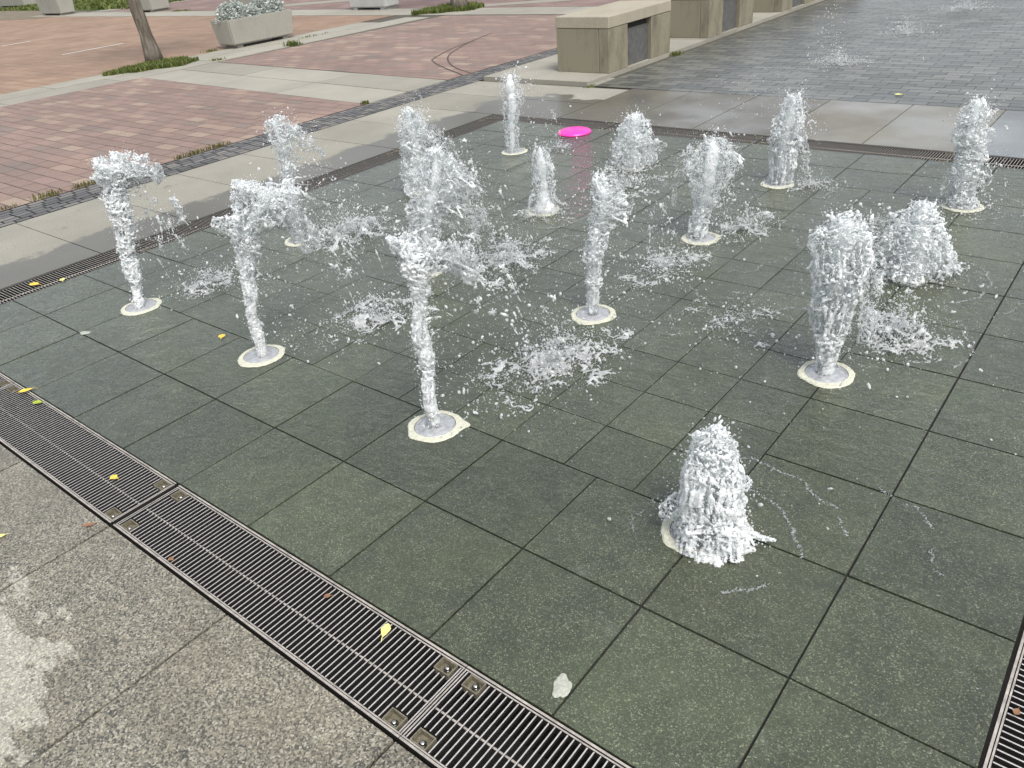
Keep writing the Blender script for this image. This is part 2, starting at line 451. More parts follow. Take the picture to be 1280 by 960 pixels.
# drain channel under the gratings (one dark trough round the basin)
mb = MB()
for (x0, y0, x1, y1) in ((ox0 - .01, oy0 - .01, ox1 + .01, BY0), (ox0 - .01, BY1, ox1 + .01, oy1 + .01), (ox0 - .01, BY0, BX0, BY1), (BX1, BY0, ox1 + .01, BY1)):
    mb.box(x0, y0, -.21, x1, y1, -.19)
mb.box(ox0 - .02, oy0 - .02, -.2, ox1 + .02, oy0 - .008, -.012); mb.box(ox0 - .02, oy1 + .008, -.2, ox1 + .02, oy1 + .02, -.012)
mb.box(ox0 - .02, oy0 - .008, -.2, ox0 - .008, oy1 + .008, -.012); mb.box(ox1 + .008, oy0 - .008, -.2, ox1 + .02, oy1 + .008, -.012)
mb.box(BX0 + .004, BY0 + .004, -.2, BX1 - .004, BY1 - .004, -.007)
o = mb.build('drain_channel', M['pit']); o['kind'] = 'structure'

# basin paving: 40 cm tiles round a field of smaller ones
tiles = []
cols = [BX0] + [-2.4 + .4 * i for i in range(11)] + [BX1]
for (a, b) in ((BY0, 0.0), (0.0, .4), (3.6, 3.98), (3.98, BY1)):
    for x0, x1 in zip(cols, cols[1:]): tiles.append(rect(x0, a, x1, b))
for j in range(8):
    a, b = .4 + .4 * j, .8 + .4 * j
    for x0, x1 in ((BX0, -2.4), (-2.4, -2.0), (1.2, 1.6), (1.6, BX1)): tiles.append(rect(x0, a, x1, b))
n_big = len(tiles)
s = 3.2 / 12
for i in range(12):
    for j in range(12): tiles.append(rect(-2 + s * i, .4 + s * j, -2 + s * (i + 1), .4 + s * (j + 1)))
gaps = [.0068] * n_big + [.0038] * (len(tiles) - n_big)
slabs('basin_paving', tiles, 0.0, M['basin'], jit=.0011, gap=gaps, drop=.006, rnd=rng.normal(.5, .16, len(tiles)).clip(0, 1))

# near granite paving
polys = []
xs = [-.40 + .67 * i for i in range(-9, 14)]
for x0, x1 in zip(xs, xs[1:]):
    for y1, y0 in ((oy0 - .004, -2.0), (-2.0, -3.34), (-3.34, -4.7), (-4.7, -6.1)): polys.append(rect(x0, y0, x1, y1))
ys = [oy0 - .004 + .67 * i for i in range(0, 10)]
for y0, y1 in zip(ys, ys[1:]):
    for x0, x1 in ((ox1 + .004, 3.6), (3.6, 4.94), (4.94, 6.28)): polys.append(rect(x0, y0, x1, min(y1, 5.86)))
slabs('granite_paving', polys, 0.0, M['granite'], gap=.009, drop=.012)
sheet('paving_bed', rect(-6.5, -6.2, 8.5, oy0 - .006), -.011, M['joint'])
sheet('paving_bed', rect(ox1 + .006, oy0, 6.4, 5.87), -.0105, M['joint'])

# band of pale slabs left of the basin
polys = []
YB = [.64 + .644 * i for i in range(-5, 22)]
for y0, y1 in zip(YB, YB[1:]):
    if y0 < oy1 - .1: polys.append(rect(-4.32, y0, ox0 - .006, min(y1, 5.86) if y0 < 5.8 else y1))
    elif y1 < 6.2: polys.append(rect(-4.32, y0, -2.33, min(y1, 5.86)))
slabs('pale_slab_band', [p for p in polys if p[0][1] > -2.6], 0.0, M['band'], gap=.008, drop=.012)
sheet('slab_bed', [(-4.33, -2.6), (ox0 - .008, -2.6), (ox0 - .008, oy1 + .006), (-2.32, oy1 + .006), (-2.32, 5.87), (-4.33, 5.87)], -.0112, M['joint_pale'])
# slabs beyond the far drain
polys, rn = [], []
xs = [-2.33, -1.68, -1.02, -.36, .305, .965, 1.62, 2.28, 2.94, 3.6, 4.3, 5.0, 5.7, 6.4]
tone = [.28, .22, .1, .62, .72, .95, .66, .55, .4, .6, .5, .7, .4]
for (x0, x1), t in zip(zip(xs, xs[1:]), tone):
    polys.append(rect(x0, oy1 + .008, x1, 5.86) if x1 <= 2.3 else rect(x0, 5.861, x1, 5.9)); rn.append(t)
slabs('far_slab_border', polys[:7], 0.0, M['far'], gap=.007, drop=.012, rnd=rn[:7])
sheet('far_border_bed', rect(-2.33, oy1 + .006, 2.29, 5.87), -.0108, M['joint'])

# raised plinth that carries the benches, and its kerb
polys = [rect(-4.32, y0, -2.885, y0 + .9) for y0 in [5.872 + .9 * i for i in range(12)]]
slabs('bench_plinth', polys, .035, M['concrete'], gap=.006, drop=.05)
mb = MB(); mb.box(-2.882, 5.875, -.02, -2.80, 6.28, .004, .004)
o = mb.build('kerb', M['concrete']); o['kind'] = 'structure'

# setts strip along the band
polys = []
for r in range(6):
    x0 = -4.752 + r * .0705
    y = -2.6 + (r % 2) * .06
    while y < 16:
        l = .115 + rng.uniform(-.012, .012); polys.append(rect(x0, y, x0 + .0695, y + l)); y += l + .001
slabs('sett_strip', polys, 0.0, M['sett'], gap=.011, drop=.008, skirt=False)
sheet('sett_bed', rect(-4.762, -2.6, -4.325, 16), -.0085, M['joint'])

# brick pavers
def pavers(name, region, l, w, mat, z=0.0, gap=.006, along='x', bond=.5, rnd=None):
    xs = [p[0] for p in region]; ys = [p[1] for p in region]
    polys = []
    if along == 'x':
        y = min(ys) - w; k = 0
        while y < max(ys):
            x = min(xs) - l * (1 + bond * (k % 2)) + rng.uniform(-.03, .03)
            while x < max(xs):
                c = clip(rect(x, y, x + l, y + w), region)
                if c: polys.append(c)
                x += l
            y += w; k += 1
    o = slabs(name, polys, z, mat, gap=gap, drop=.006, skirt=False)
    return o
RED1 = [(-10.05, -2.6), (-4.77, -2.6), (-4.77, 4.45), (-10.05, 4.77)]
RED2 = [(-9.93, 6.04), (-4.77, 5.76), (-4.77, 11.12), (-9.75, 11.12)]
pavers('red_paving', RED1, .285, .142, M['red'])
pavers('red_paving', RED2, .285, .142, M['red'])
sheet('red_bed', RED1, -.006, M['joint_red']); sheet('red_bed', RED2, -.006, M['joint_red'])
# pale concrete strips between the paver fields
def quad_strip(A, B, C, D, n):
    """split quad (A-B near edge, D-C far edge) into n slabs along A-B"""
    L = lambda p, q, t: (p[0] + t * (q[0] - p[0]), p[1] + t * (q[1] - p[1]))
    return [[L(A, B, i / n), L(A, B, (i + 1) / n), L(D, C, (i + 1) / n), L(D, C, i / n)] for i in range(n)]
P1 = quad_strip((-10.04, 4.775), (-4.775, 4.455), (-4.775, 5.10), (-10.0, 5.41), 3) + quad_strip((-10.0, 5.415), (-4.775, 5.105), (-4.775, 5.755), (-9.97, 6.035), 3)
P2 = quad_strip((-11.25, -2.6), (-11.25, 16.6), (-10.65, 16.6), (-10.65, -2.6), 8)[:8]
P2 = [[(-11.25, y), (-10.66, y), (-10.66, y + 1.6), (-11.25, y + 1.6)] for y in [-2.6 + 1.6 * i for i in range(8)]]
P3 = [[(-10.65, y), (-10.06 + (.012 * max(0, y - 4)), y), (-10.06 + (.012 * max(0, y - 2.4)), y + 1.6), (-10.65, y + 1.6)] for y in [-1.9 + 1.6 * i for i in range(8)]]
slabs('concrete_strips', P1 + P2 + P3, -.001, M['concrete'], gap=.014, drop=.01)
sheet('concrete_bed', [(-11.26, -2.6), (-4.77, -2.6), (-4.77, 11.4), (-11.26, 11.4)], -.012, M['joint_pale'])
# tan brick road beyond
ROAD = [(-34, -4), (-11.27, -4), (-11.27, 11.2), (-29.5, 11.2), (-34, 10.0)]
pavers('road', ROAD, .42, .21, M['tan'], z=-.004, gap=.007)
sheet('road_bed', ROAD, -.013, M['tan'])
for i, ln in enumerate(([(-15.21, 5.95), (-15.12, 5.95), (-15.2, 7.25), (-15.29, 7.25)], [(-19.38, 6.45), (-19.28, 6.45), (-19.36, 7.15), (-19.46, 7.15)])):
    sheet('road_marking', ln, .0005, M['paint'])
# across the road: pale strip, far pavers with a diagonal strip, dirt and lawn
F1 = [[(x, 11.22), (x + 2.2, 11.22), (x + 2.2, 12.25), (x, 12.25)] for x in [-29.2 + 2.2 * i for i in range(11)]]
slabs('far_concrete_strip', F1, 0.0, M['concrete'], gap=.016, drop=.01)
pavers('far_red_paving', [(-26.2, 12.27), (-4.77, 12.27), (-4.77, 17.5), (-24.5, 17.5)], .5, .25, M['redfar'], gap=.008)
sheet('far_bed', [(-34, 11.2), (-4.77, 11.2), (-4.77, 18), (-34, 18)], -.0145, M['joint_red'])
for k, q in enumerate(([(-18.4, 13.1), (-17.6, 12.7), (-13.6, 15.1), (-14.4, 15.5)], [(-10.8, 12.35), (-10.0, 12.28), (-7.2, 13.6), (-8.0, 13.9)])):
    sheet('far_diagonal_strip', q, .004, M['concrete'])
sheet('far_diagonal_strip', [(-27.0, 12.28), (-26.2, 12.28), (-24.3, 17.5), (-25.1, 17.5)], .0045, M['concrete'])
sheet('lawn', [(-60, 13.5), (-34, 12.6), (-26.9, 12.6), (-25.2, 17.6), (-25.2, 40), (-60, 40)], -.002, M['lawn'])
sheet('dirt_ground', [(-48, 8.0), (-29.9, 10.35), (-27.6, 10.7), (-27.2, 12.5), (-34, 12.9), (-48, 13.8)], -.0005, M['dirt'])

# wet cobbled plaza
pavers('wet_cobbles', [(-2.795, 5.865), (9.0, 5.865), (9.0, 20), (-2.795, 20)], .235, .112, M['wetcob'], gap=.006)
sheet('cobble_bed', rect(-2.88, 5.864, 9.0, 20), -.006, M['joint_pale'])

# tyre marks curving over the red pavers
def ribbon(pts, w):
    V, F = [], []
    P = [Vector((*p, 0)) for p in pts]
    # smooth
    Q = []
    for i in range(len(P) - 1):
        p0, p1, p2, p3 = P[max(i - 1, 0)], P[i], P[i + 1], P[min(i + 2, len(P) - 1)]
        for k in range(6):
            t = k / 6
            Q.append(.5 * ((2 * p1) + (p2 - p0) * t + (2 * p0 - 5 * p1 + 4 * p2 - p3) * t * t + (3 * p1 - p0 - 3 * p2 + p3) * t ** 3))
    Q.append(P[-1])
    for i, p in enumerate(Q):
        d = (Q[min(i + 1, len(Q) - 1)] - Q[max(i - 1, 0)]).normalized(); nn = Vector((-d.y, d.x, 0))
        ww = w * (.6 + .4 * math.sin(i * 1.7) ** 2)
        V += [tuple(p + nn * ww), tuple(p - nn * ww)]
    for i in range(len(Q) - 1): F.append((2 * i, 2 * i + 1, 2 * i + 3, 2 * i + 2))
    return V, F
for pts in ([(-6.61, 8.35), (-6.51, 7.83), (-6.14, 6.98), (-5.91, 6.72), (-5.41, 6.39), (-4.80, 6.05)], [(-6.87, 9.11), (-6.64, 8.35), (-6.3, 7.6), (-5.98, 7.08), (-5.54, 6.64), (-5.16, 6.37), (-4.79, 6.18)]):
    V, F = ribbon(pts, .014)
    o = mesh_np('tyre_mark', [(x, y, .0035) for x, y, z in V], F, M['skid']); o['kind'] = 'structure'

# ------------------------------------------------------------------ drain gratings
def grate_mesh(L, W, rodf, pitch=.0178):
    """unit lying along local x from 0 to L, across y from 0 to W (0 = outer side)"""
    bars = MB(); fr = MB(); rod = MB()
    px, py = .05, .038
    t = .0034
    n = int((L - .02) / pitch); x0 = (L - n * pitch) / 2
    inpocket = lambda x: (.022 < x < .022 + px) or (L - .022 - px < x < L - .022)
    for i in range(n + 1):
        x = x0 + i * pitch
        a, b = .014, W - .014
        if inpocket(x): a, b = .014 + py + .004, W - .014 - py - .004
        bars.hexa([(x - .0008, a, -.017), (x + .0008, a, -.017), (x + .0008, b, -.017), (x - .0008, b, -.017),
                   (x - t / 2, a, -.0025), (x + t / 2, a, -.0025), (x + t / 2, b, -.0025), (x - t / 2, b, -.0025)])
    fr.box(0.001, 0, -.03, L - .001, .006, 0); fr.box(0.001, W - .006, -.03, L - .001, W, 0)
    fr.box(0.001, .0085, -.03, L - .001, .0125, -.002); fr.box(0.001, W - .0125, -.03, L - .001, W - .0085, -.002)
    fr.box(.002, .0128, -.03, .006, W - .0128, -.0015); fr.box(L - .006, .0128, -.03, L - .002, W - .0128, -.0015)
    yr = W * rodf
    rod.tube([(.01, yr, -.0095), (L - .01, yr, -.0095)], .003, 8)
    return bars, fr, rod, px, py

def shade_flanks(o):
    """near-black on all but the top faces: shade of the gaps put into the colour"""
    o.data.materials.append(M['flank_shade'])
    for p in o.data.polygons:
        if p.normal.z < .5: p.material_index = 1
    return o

def make_grate(L, W, rodf, mb_=None, mf_=None):
    root = empty('drain_grate')
    bars, fr, rod, px, py = grate_mesh(L, W, rodf)
    shade_flanks(bars.build('bars', mb_ or M['steel'], root)); shade_flanks(fr.build('frame', mf_ or M['steel_dull'], root)); rod.build('cross_rod', mb_ or M['steel_dull'], root)
    for (x, y, sy) in ((.022, .0135, 1), (L - .022 - px, .0135, 1), (.022, W - .0135 - py, -1), (L - .022 - px, W - .0135 - py, -1)):
        p = MB()
        p.box(x, y, -.024, x + px, y + py, -.021)
        for (a, b, c, d) in ((x, y, x + .003, y + py), (x + px - .003, y, x + px, y + py), (x + .003, y, x + px - .003, y + .003), (x + .003, y + py - .003, x + px - .003, y + py)):
            p.box(a, b, -.0208, c, d, -.002)
        po = p.build('bolt_pocket', M['pocket'], root)
        b = MB(); cx, cy = x + px / 2, y + py / 2 - .004 * sy
        b.lathe([(0, -.0208), (.0105, -.0208), (.0105, -.0185), (.0065, -.018), (.0068, -.013), (.004, -.0108), (0, -.0104)], 14, (cx, cy, 0))
        b.build('bolt', M['bolt'], po, smooth=True)
    return root

def copy_tree(o, parent=None):
    c = o.copy(); COL.objects.link(c)
    c.parent = parent
    if parent is None:
        pass
    for ch in list(o.children): copy_tree(ch, c)
    return c

GG = 'steel drain gratings round the fountain'
proto = make_grate(1.34, DW, .46)
near = [(-1.757, 'steel drain grating in the left foreground strewn with yellow and green leaves'),
        (-.40, 'steel drain grating in the centre foreground holding one pale yellow pointed leaf'),
        (.94, 'steel drain grating at the bottom edge with bright bolts in its left end'),
        (-3.099, 'steel drain grating at the corner where near and left drains meet')]
for k, (x, lab) in enumerate(near):
    g = proto if k == 0 else copy_tree(proto)
    L = 1.34
    g.location = (x + .003, oy0 + .002, 0); g.rotation_euler = (0, 0, 0)
    tag(g, lab, 'drain grate', GG)
# right drain: outer side on the right, runs along y
protoR = make_grate(1.19, DW, .5)
for k in range(4):
    g = protoR if k == 0 else copy_tree(protoR)
    g.location = (ox1 - .004, BY0 + .0 + 1.185 * k, 0); g.rotation_euler = (0, 0, R(90))
    tag(g, ['steel drain grating in the lower right corner, running up the right edge', 'steel drain grating second up the right edge', 'steel drain grating third up the right edge', 'steel drain grating at the back end of the right edge'][k], 'drain grate', GG)
protoL = make_grate(1.19, DW, .70, M['steel_dull'], M['steel_dark'])
lab_l = ['left drain grating with a bright yellow leaf, by the left picture edge', 'left drain grating right behind the leftmost water jet',
         'left drain grating behind the slender second-row jet', 'left drain grating closest to the corner with the pink disc']
for k in range(4):
    g = protoL if k == 0 else copy_tree(protoL)
    g.rotation_euler = (0, 0, R(-90)); g.location = (ox0 + .001, BY0 + 1.185 * (k + 1), 0)
    # flip so that its outer side faces the slabs: rotate -90 puts local +y to +x
    tag(g, lab_l[k], 'drain grate', GG)
protoF = make_grate(1.318, DW - .012, .62, M['steel_dull'], M['steel_dark'])
lab_f = ['far drain grating right behind the pink disc', 'far drain grating behind the round-headed jet',
         'far drain grating below the blue grey slab', 'far drain grating at the right picture edge, beyond the rightmost jet']
for k in range(4):
    g = protoF if k == 0 else copy_tree(protoF)
    g.location = (ox0 + .002 + 1.3205 * (k + 1), oy1 - .003, 0); g.rotation_euler = (0, 0, R(180))
    tag(g, lab_f[k], 'drain grate', GG)

# ------------------------------------------------------------------ fountain nozzles
NX = [-2.0, -.945, .13, 1.19]
NY = [.335, 1.395, 2.46, 3.51]
def make_nozzle(x, y, seed, label, pointed=None):
    r = np.random.default_rng(seed)
    root = empty('fountain_nozzle', (x, y, 0))
    n = 72
    ph = r.uniform(0, 6.28, 5); am = r.uniform(.0004, .0022, 5)
    spike = r.uniform(0, 6.28, 3); sa = r.uniform(-.003, .007, 3)
    if pointed is not None: spike[0], sa[0] = pointed, .03
    V, F = [], []
    prof = []
    for i in range(n):
        a = 2 * math.pi * i / n
        ro = .104 + sum(am[k] * math.sin((k + 2) * a + ph[k]) for k in range(5)) * .8
        for s_, q in zip(spike, sa):
            d = (a - s_ + math.pi) % (2 * math.pi) - math.pi
            ro += q * math.exp(-(d / .2) ** 2)
        ro += r.normal(0, .0011)
        ri = .0785
        c, s_ = math.cos(a), math.sin(a)
        prof.append((ro, ri, c, s_))
    for (ro, ri, c, s_) in prof:
        V += [(ro * c, ro * s_, .0008), ((ro - .004) * c, (ro - .004) * s_, .0045), (ri * c, ri * s_, .0065), (ri * c, ri * s_, -.003)]
    for i in range(n):
        j = (i + 1) % n
        for k in range(3): F.append((4 * i + k, 4 * j + k, 4 * j + k + 1, 4 * i + k + 1))
    mesh_np('mortar_ring', V, F, M['mortar'], root, smooth=False)
    mb = MB(); mb.lathe([(.012, -.02), (.012, .003), (.02, .0042), (.05, .0048), (.066, .0042), (.0675, .0028), (.0695, .0028), (.071, .0052), (.0765, .0048), (.077, -.003)], 40)
    mb.build('cover_plate', M['plate'], root, smooth=True)
    mb = MB(); mb.lathe([(0, .0012), (.0118, .0012), (.0118, -.01)], 20)
    mb.build('jet_hole', M['hole'], root)
    tag(root, label, 'nozzle', 'fountain nozzles in the paving')
    return root
places = {  # (column, row): words that single the spot out
 (0, 0): 'leftmost in the nearest row', (1, 0): 'second from left in the nearest row', (2, 0): 'with a pointed mortar corner', (3, 0): 'under the short fat jet',
 (0, 1): 'leftmost in the second row', (1, 1): 'under the wide ragged jet', (2, 1): 'under the slim forked jet', (3, 1): 'under the thick white column',
 (0, 2): 'leftmost in the third row', (1, 2): 'under the small water cone', (2, 2): 'under the mushroom-headed jet', (3, 2): 'under the squat broad jet',
 (0, 3): 'left of the pink disc', (1, 3): 'under the round-headed far jet', (2, 3): 'under the far right-leaning jet', (3, 3): 'under the rightmost far jet'}
for (i, j), w in places.items():
    make_nozzle(NX[i], NY[j], 40 + i * 7 + j, 'round nozzle plate in a cream mortar ring, ' + w, pointed=R(35) if (i, j) == (2, 0) else None)

# limescale blobs on the basin floor
def blob(name, x, y, rx, ry, rot, seed, label, mat, cat):
    r = np.random.default_rng(seed); n = 40
    V = [(0, 0, .0018)]; ang = np.linspace(0, 2 * math.pi, n, endpoint=False)
    ph = r.uniform(0, 6.28, 4)
    for ring, (k, z) in enumerate(((.55, .0018), (.86, .0014), (1.0, .0004))):
        for a in ang:
            q = k * (1 + .1 * math.sin(3 * a + ph[0]) + .08 * math.sin(5 * a + ph[1]) + (r.normal(0, .025) if ring else 0))
            X, Y = rx * q * math.cos(a), ry * q * math.sin(a)
            V.append((X * math.cos(rot) - Y * math.sin(rot), X * math.sin(rot) + Y * math.cos(rot), z))
    F = [(0, 1 + i, 1 + (i + 1) % n) for i in range(n)]
    for k in range(2):
        for i in range(n):
            j = (i + 1) % n
            F.append((1 + k * n + i, 1 + (k + 1) * n + i, 1 + (k + 1) * n + j, 1 + k * n + j))
    o = mesh_np(name, V, F, mat, smooth=True, loc=(x, y, 0))
    tag(o, label, cat)
blob('limescale_blob', 1.172, -.325, .034, .022, R(115), 3, 'white crusty limescale blob on a green tile near the bottom edge', M['lime'], 'limescale')
blob('limescale_blob', -1.97, .015, .03, .018, R(20), 4, 'small pale mortar lump on a tile corner in front of the leftmost nozzle', M['lime'], 'limescale')

# ------------------------------------------------------------------ benches
def make_bench(y0, label):
    root = empty('stone_bench', (-3.24, y0, .035))
    X0, X1, L = -.34, .34, 1.345
    h = .565; cz = .445
    b = MB()
    b.box(X0, 0, 0, X1 - .128, .39, cz, .006); b.box(X1 - .124, 0, 0, X1, .39, cz, .006)
    b.box(X0, .9, 0, X1, L, cz, .006)
    b.box(X0, .392, 0, X1 - .1, .898, cz)
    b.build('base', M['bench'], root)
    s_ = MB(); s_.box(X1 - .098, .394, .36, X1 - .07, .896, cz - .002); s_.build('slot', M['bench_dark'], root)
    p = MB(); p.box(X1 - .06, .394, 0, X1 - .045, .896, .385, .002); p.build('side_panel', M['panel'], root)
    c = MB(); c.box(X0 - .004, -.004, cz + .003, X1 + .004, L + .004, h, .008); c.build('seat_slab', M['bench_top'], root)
    tag(root, label, 'bench', 'stone benches on the plinth')
make_bench(6.32, 'square-cut pale stone bench nearest the fountain, standing on the slab corner')
make_bench(8.67, 'stone bench second in line, right behind the nearest bench, brown stain on its end')
make_bench(11.03, 'stone bench third in line, cut off by the top edge')
make_bench(13.39, 'farthest stone bench of the line, behind the third one')

# ------------------------------------------------------------------ planters
def planter(x, y, L, D, H, mat, label, along='y', plants=True, inset=.07):
    """corner at (x, y) is the near right corner; length along y or x, depth towards -x"""
    root = empty('concrete_planter', (x, y, 0))
    lx, ly = (-D, L) if along == 'y' else (-L, D)
    xa, xb = min(0, lx), max(0, lx)
    b = MB(); z0 = .05
    i = inset
    out = [(xa + i, i, z0), (xb - i, i, z0), (xb - i, ly - i, z0), (xa + i, ly - i, z0), (xa, 0, H), (xb, 0, H), (xb, ly, H), (xa, ly, H)]
    vs = [b.bm.verts.new(p) for p in out]
    for f in ((0, 3, 2, 1), (0, 1, 5, 4), (1, 2, 6, 5), (2, 3, 7, 6), (3, 0, 4, 7)): b.bm.faces.new([vs[k] for k in f])
    w = .07
    inn = [b.bm.verts.new(p) for p in [(xa + w, w, H), (xb - w, w, H), (xb - w, ly - w, H), (xa + w, ly - w, H)]]
    low = [b.bm.verts.new(p) for p in [(xa + w, w, H - .08), (xb - w, w, H - .08), (xb - w, ly - w, H - .08), (xa + w, ly - w, H - .08)]]
    for k in range(4):
        j = (k + 1) % 4
        b.bm.faces.new((vs[4 + k], vs[4 + j], inn[j], inn[k])); b.bm.faces.new((inn[k], inn[j], low[j], low[k]))
    es = [e for e in b.bm.edges if e.verts[0] in vs and e.verts[1] in vs]
    bmesh.ops.bevel(b.bm, geom=es, offset=.02, segments=2, affect='EDGES')
    b.build('trough', mat, root)
    for k in range(2):
        f = MB()
        if along == 'y': q = (.14, ly - .26)[k]; f.box(xa + .1, q, 0, xb - .1, q + .12, .049)
        else: q = (xa + .14, xb - .26)[k]; f.box(q, .1, 0, q + .12, ly - .1, .049)
        f.build('foot', mat, root)
    s_ = MB(); s_.box(xa + w + .002, w + .002, H - .14, xb - w - .002, ly - w - .002, H - .06); s_.build('soil', M['soil'], root)
    tag(root, label, 'planter', 'concrete planters round the road')
    return root
P0 = planter(-10.99, 7.05, 1.38, .56, .46, M['planter'], 'grey concrete planter full of silver-leaved plants at the road edge', inset=.045)
planter(-27.2, 11.42, 1.65, .62, .95, M['planter'], 'grey concrete planter at the far left, across the road beside the lawn', along='x')
planter(-22.42, 11.97, 1.3, .72, .85, M['planter'], 'grey concrete planter across the road, behind the tree trunk', along='x')
planter(-17.3, 11.97, 1.3, .72, .85, M['planter'], 'grey concrete planter across the road, behind the silver-leaved plants', along='x')
planter(-12.37, 11.97, 1.3, .6, .85, M['planter_white'], 'white-painted concrete planter at the top edge, near the grass patch', along='x')
planter(-36.2, 14.0, 2.6, .8, .9, M['planter'], 'grey concrete planter farthest away in the top left corner', along='x')

def leaves_cloud(n, centre, size, leaf, seed, up=.5, spread=1.0):
    r = np.random.default_rng(seed)
    V, F, A = [], [], []
    for k in range(n):
        c = np.array(centre(r)); a = r.uniform(0, 6.28)
        d = np.array([math.cos(a) * spread, math.sin(a) * spread, r.uniform(-.3, 1) * up]); d /= np.linalg.norm(d)
        s_ = np.cross(d, r.normal(size=3)); s_ /= np.linalg.norm(s_) + 1e-9
        l = leaf * r.uniform(.6, 1.3); w = l * .28
        b = len(V)
        V += [tuple(c), tuple(c + d * l * .5 + s_ * w), tuple(c + d * l), tuple(c + d * l * .5 - s_ * w)]
        F.append((b, b + 1, b + 2, b + 3)); A.append(r.random())
    return V, F, A
# silver plants: one bushy plant after another along the trough
for k in range(5):
    cy = 7.05 + .18 + .255 * k
    hh = .25 + .06 * math.sin(k * 2.1 + .5)
    def cen(r, hh=hh):
        a = r.uniform(0, 6.28); q = math.sqrt(r.random()); z = r.random()
        lump = 1 + .25 * math.sin(3 * a + k)
        return (.215 * q * math.cos(a) * lump * (1 - .35 * z), .165 * q * math.sin(a) * lump * (1 - .35 * z), z * hh * (1.1 - .5 * q * q))
    V, F, A = leaves_cloud(1300, cen, None, .055, 100 + k, up=.9)
    plant = mesh_np('silver_plant', V, F, M['silver_leaf'], rnd=A, loc=(-11.27, cy, .42))
    tag(plant, 'bushy silver-leaved plant in the grey concrete planter at the road edge', 'plant', 'silver-leaved plants in the planter')

# ------------------------------------------------------------------ grass, weeds
def blades(n, area, h, seed, w=.006):
    r = np.random.default_rng(seed)
    V, F, A = [], [], []
    for k in range(n):
        x, y = area(r); hh = h * r.uniform(.4, 1.2); a = r.uniform(0, 6.28); l = r.uniform(.1, .9) * hh
        dx, dy = math.cos(a), math.sin(a); b = len(V); ww = w * r.uniform(.6, 1.4)
        V += [(x - dy * ww, y + dx * ww, -.005), (x + dy * ww, y - dx * ww, -.005),
              (x + dx * l * .4 + dy * ww * .8, y + dy * l * .4 - dx * ww * .8, hh * .6), (x + dx * l * .4 - dy * ww * .8, y + dy * l * .4 + dx * ww * .8, hh * .6),
              (x + dx * l, y + dy * l, hh)]
        F += [(b, b + 1, b + 2, b + 3), (b + 3, b + 2, b + 4)]; q = r.random(); A += [q, q]
    return V, F, A
def ell(cx, cy, rx, ry, rot=0.0):
    def f(r):
        a = r.uniform(0, 6.28); q = math.sqrt(r.random()) * (1 + .18 * math.sin(3 * a) + .1 * math.sin(7 * a)); X, Y = rx * q * math.cos(a), ry * q * math.sin(a)
        return (cx + X * math.cos(rot) - Y * math.sin(rot), cy + X * math.sin(rot) + Y * math.cos(rot))
    return f
def line(x0, y0, x1, y1, w):
    return lambda r: (lambda t: (x0 + t * (x1 - x0) + r.normal(0, w), y0 + t * (y1 - y0) + r.normal(0, w)))(r.random())
V, F, A = blades(5200, ell(-10.88, 5.5, .42, .66, R(-8)), .062, 1, .008)
tag(mesh_np('grass_patch', V, F, M['grass'], rnd=A), 'green grass patch round the foot of the leaning tree trunk', 'grass', kind='stuff')
V, F, A = blades(4200, ell(-10.35, 11.95, .55, .68, R(-30)), .09, 2, .010)
tag(mesh_np('grass_patch', V, F, M['grass'], rnd=A), 'green grass patch round the tree at the top edge', 'grass', kind='stuff')
r_ = np.random.default_rng(5)
V, F, A = blades(9000, lambda r: (r.uniform(-36, -25.6), r.uniform(12.9, 18)), .12, 3, .03)
tag(mesh_np('lawn_grass', V, F, M['grass'], rnd=A), 'strip of lawn in the top left behind the planters', 'grass', kind='stuff')
wl = [((-4.79, 2.2, -4.79, 2.75, .016), 260, .075, 'long tuft of weeds in the gap between red pavers and grey setts'),
      ((-4.8, 1.30, -4.79, 1.5, .018), 150, .075, 'tuft of weeds by the setts just left of the leftmost jet'),
      ((-4.8, .98, -4.8, 1.19, .02), 150, .085, 'bushy weed tuft by the setts at the left, second along the line'),
      ((-4.8, .66, -4.79, .86, .012), 60, .05, 'thin weed tuft by the setts at the left picture edge'),
      ((-4.79, 4.44, -4.785, 4.5, .016), 200, .06, 'small weed tuft where the pale diagonal strip meets the setts'),
      ((-10.13, 7.52, -9.97, 7.62, .04), 240, .15, 'weed tuft at the right foot of the grey planter'),
      ((-11.4, 6.75, -11.35, 6.9, .03), 120, .07, 'weed tuft on the road edge left of the grey planter'),
      ((-10.2, 6.1, -10.1, 6.25, .02), 80, .07, 'weed tuft between the grass patch and the planter'),
      ((-2.83, 5.78, -2.82, 5.9, .02), 160, .03, 'flat moss tuft by the kerb at the corner of the nearest bench'),
      ((-2.84, 7.66, -2.83, 7.76, .03), 160, .08, 'yellow-green weed tuft at the back corner of the nearest bench'),
      ((-11.2, 12.6, -10.9, 12.7, .05), 200, .1, 'weed tuft beside the white planter'),
      ((-21.6, 12.2, -20.9, 12.3, .05), 200, .1, 'weed line right of the planter behind the tree trunk'),
      ((-10.66, 8.1, -10.66, 8.9, .02), 60, .06, 'sparse weeds in the joint of the pale concrete right of the planter')]
for k, (ln, n, h, lab) in enumerate(wl):
    V, F, A = blades(int(n * .6), line(*ln), h * .55, 200 + k, .004 if ln[0] > -6 else .007)
    cx, cy = ln[0], ln[1]
    tag(mesh_np('weed_tuft', [(x - cx, y - cy, z) for x, y, z in V], F, M['weed'] if k < 5 else M['grass'], rnd=A, loc=(cx, cy, .0 if not (8 < k < 10) else .0)), lab, 'weed', 'weeds in the paving joints')

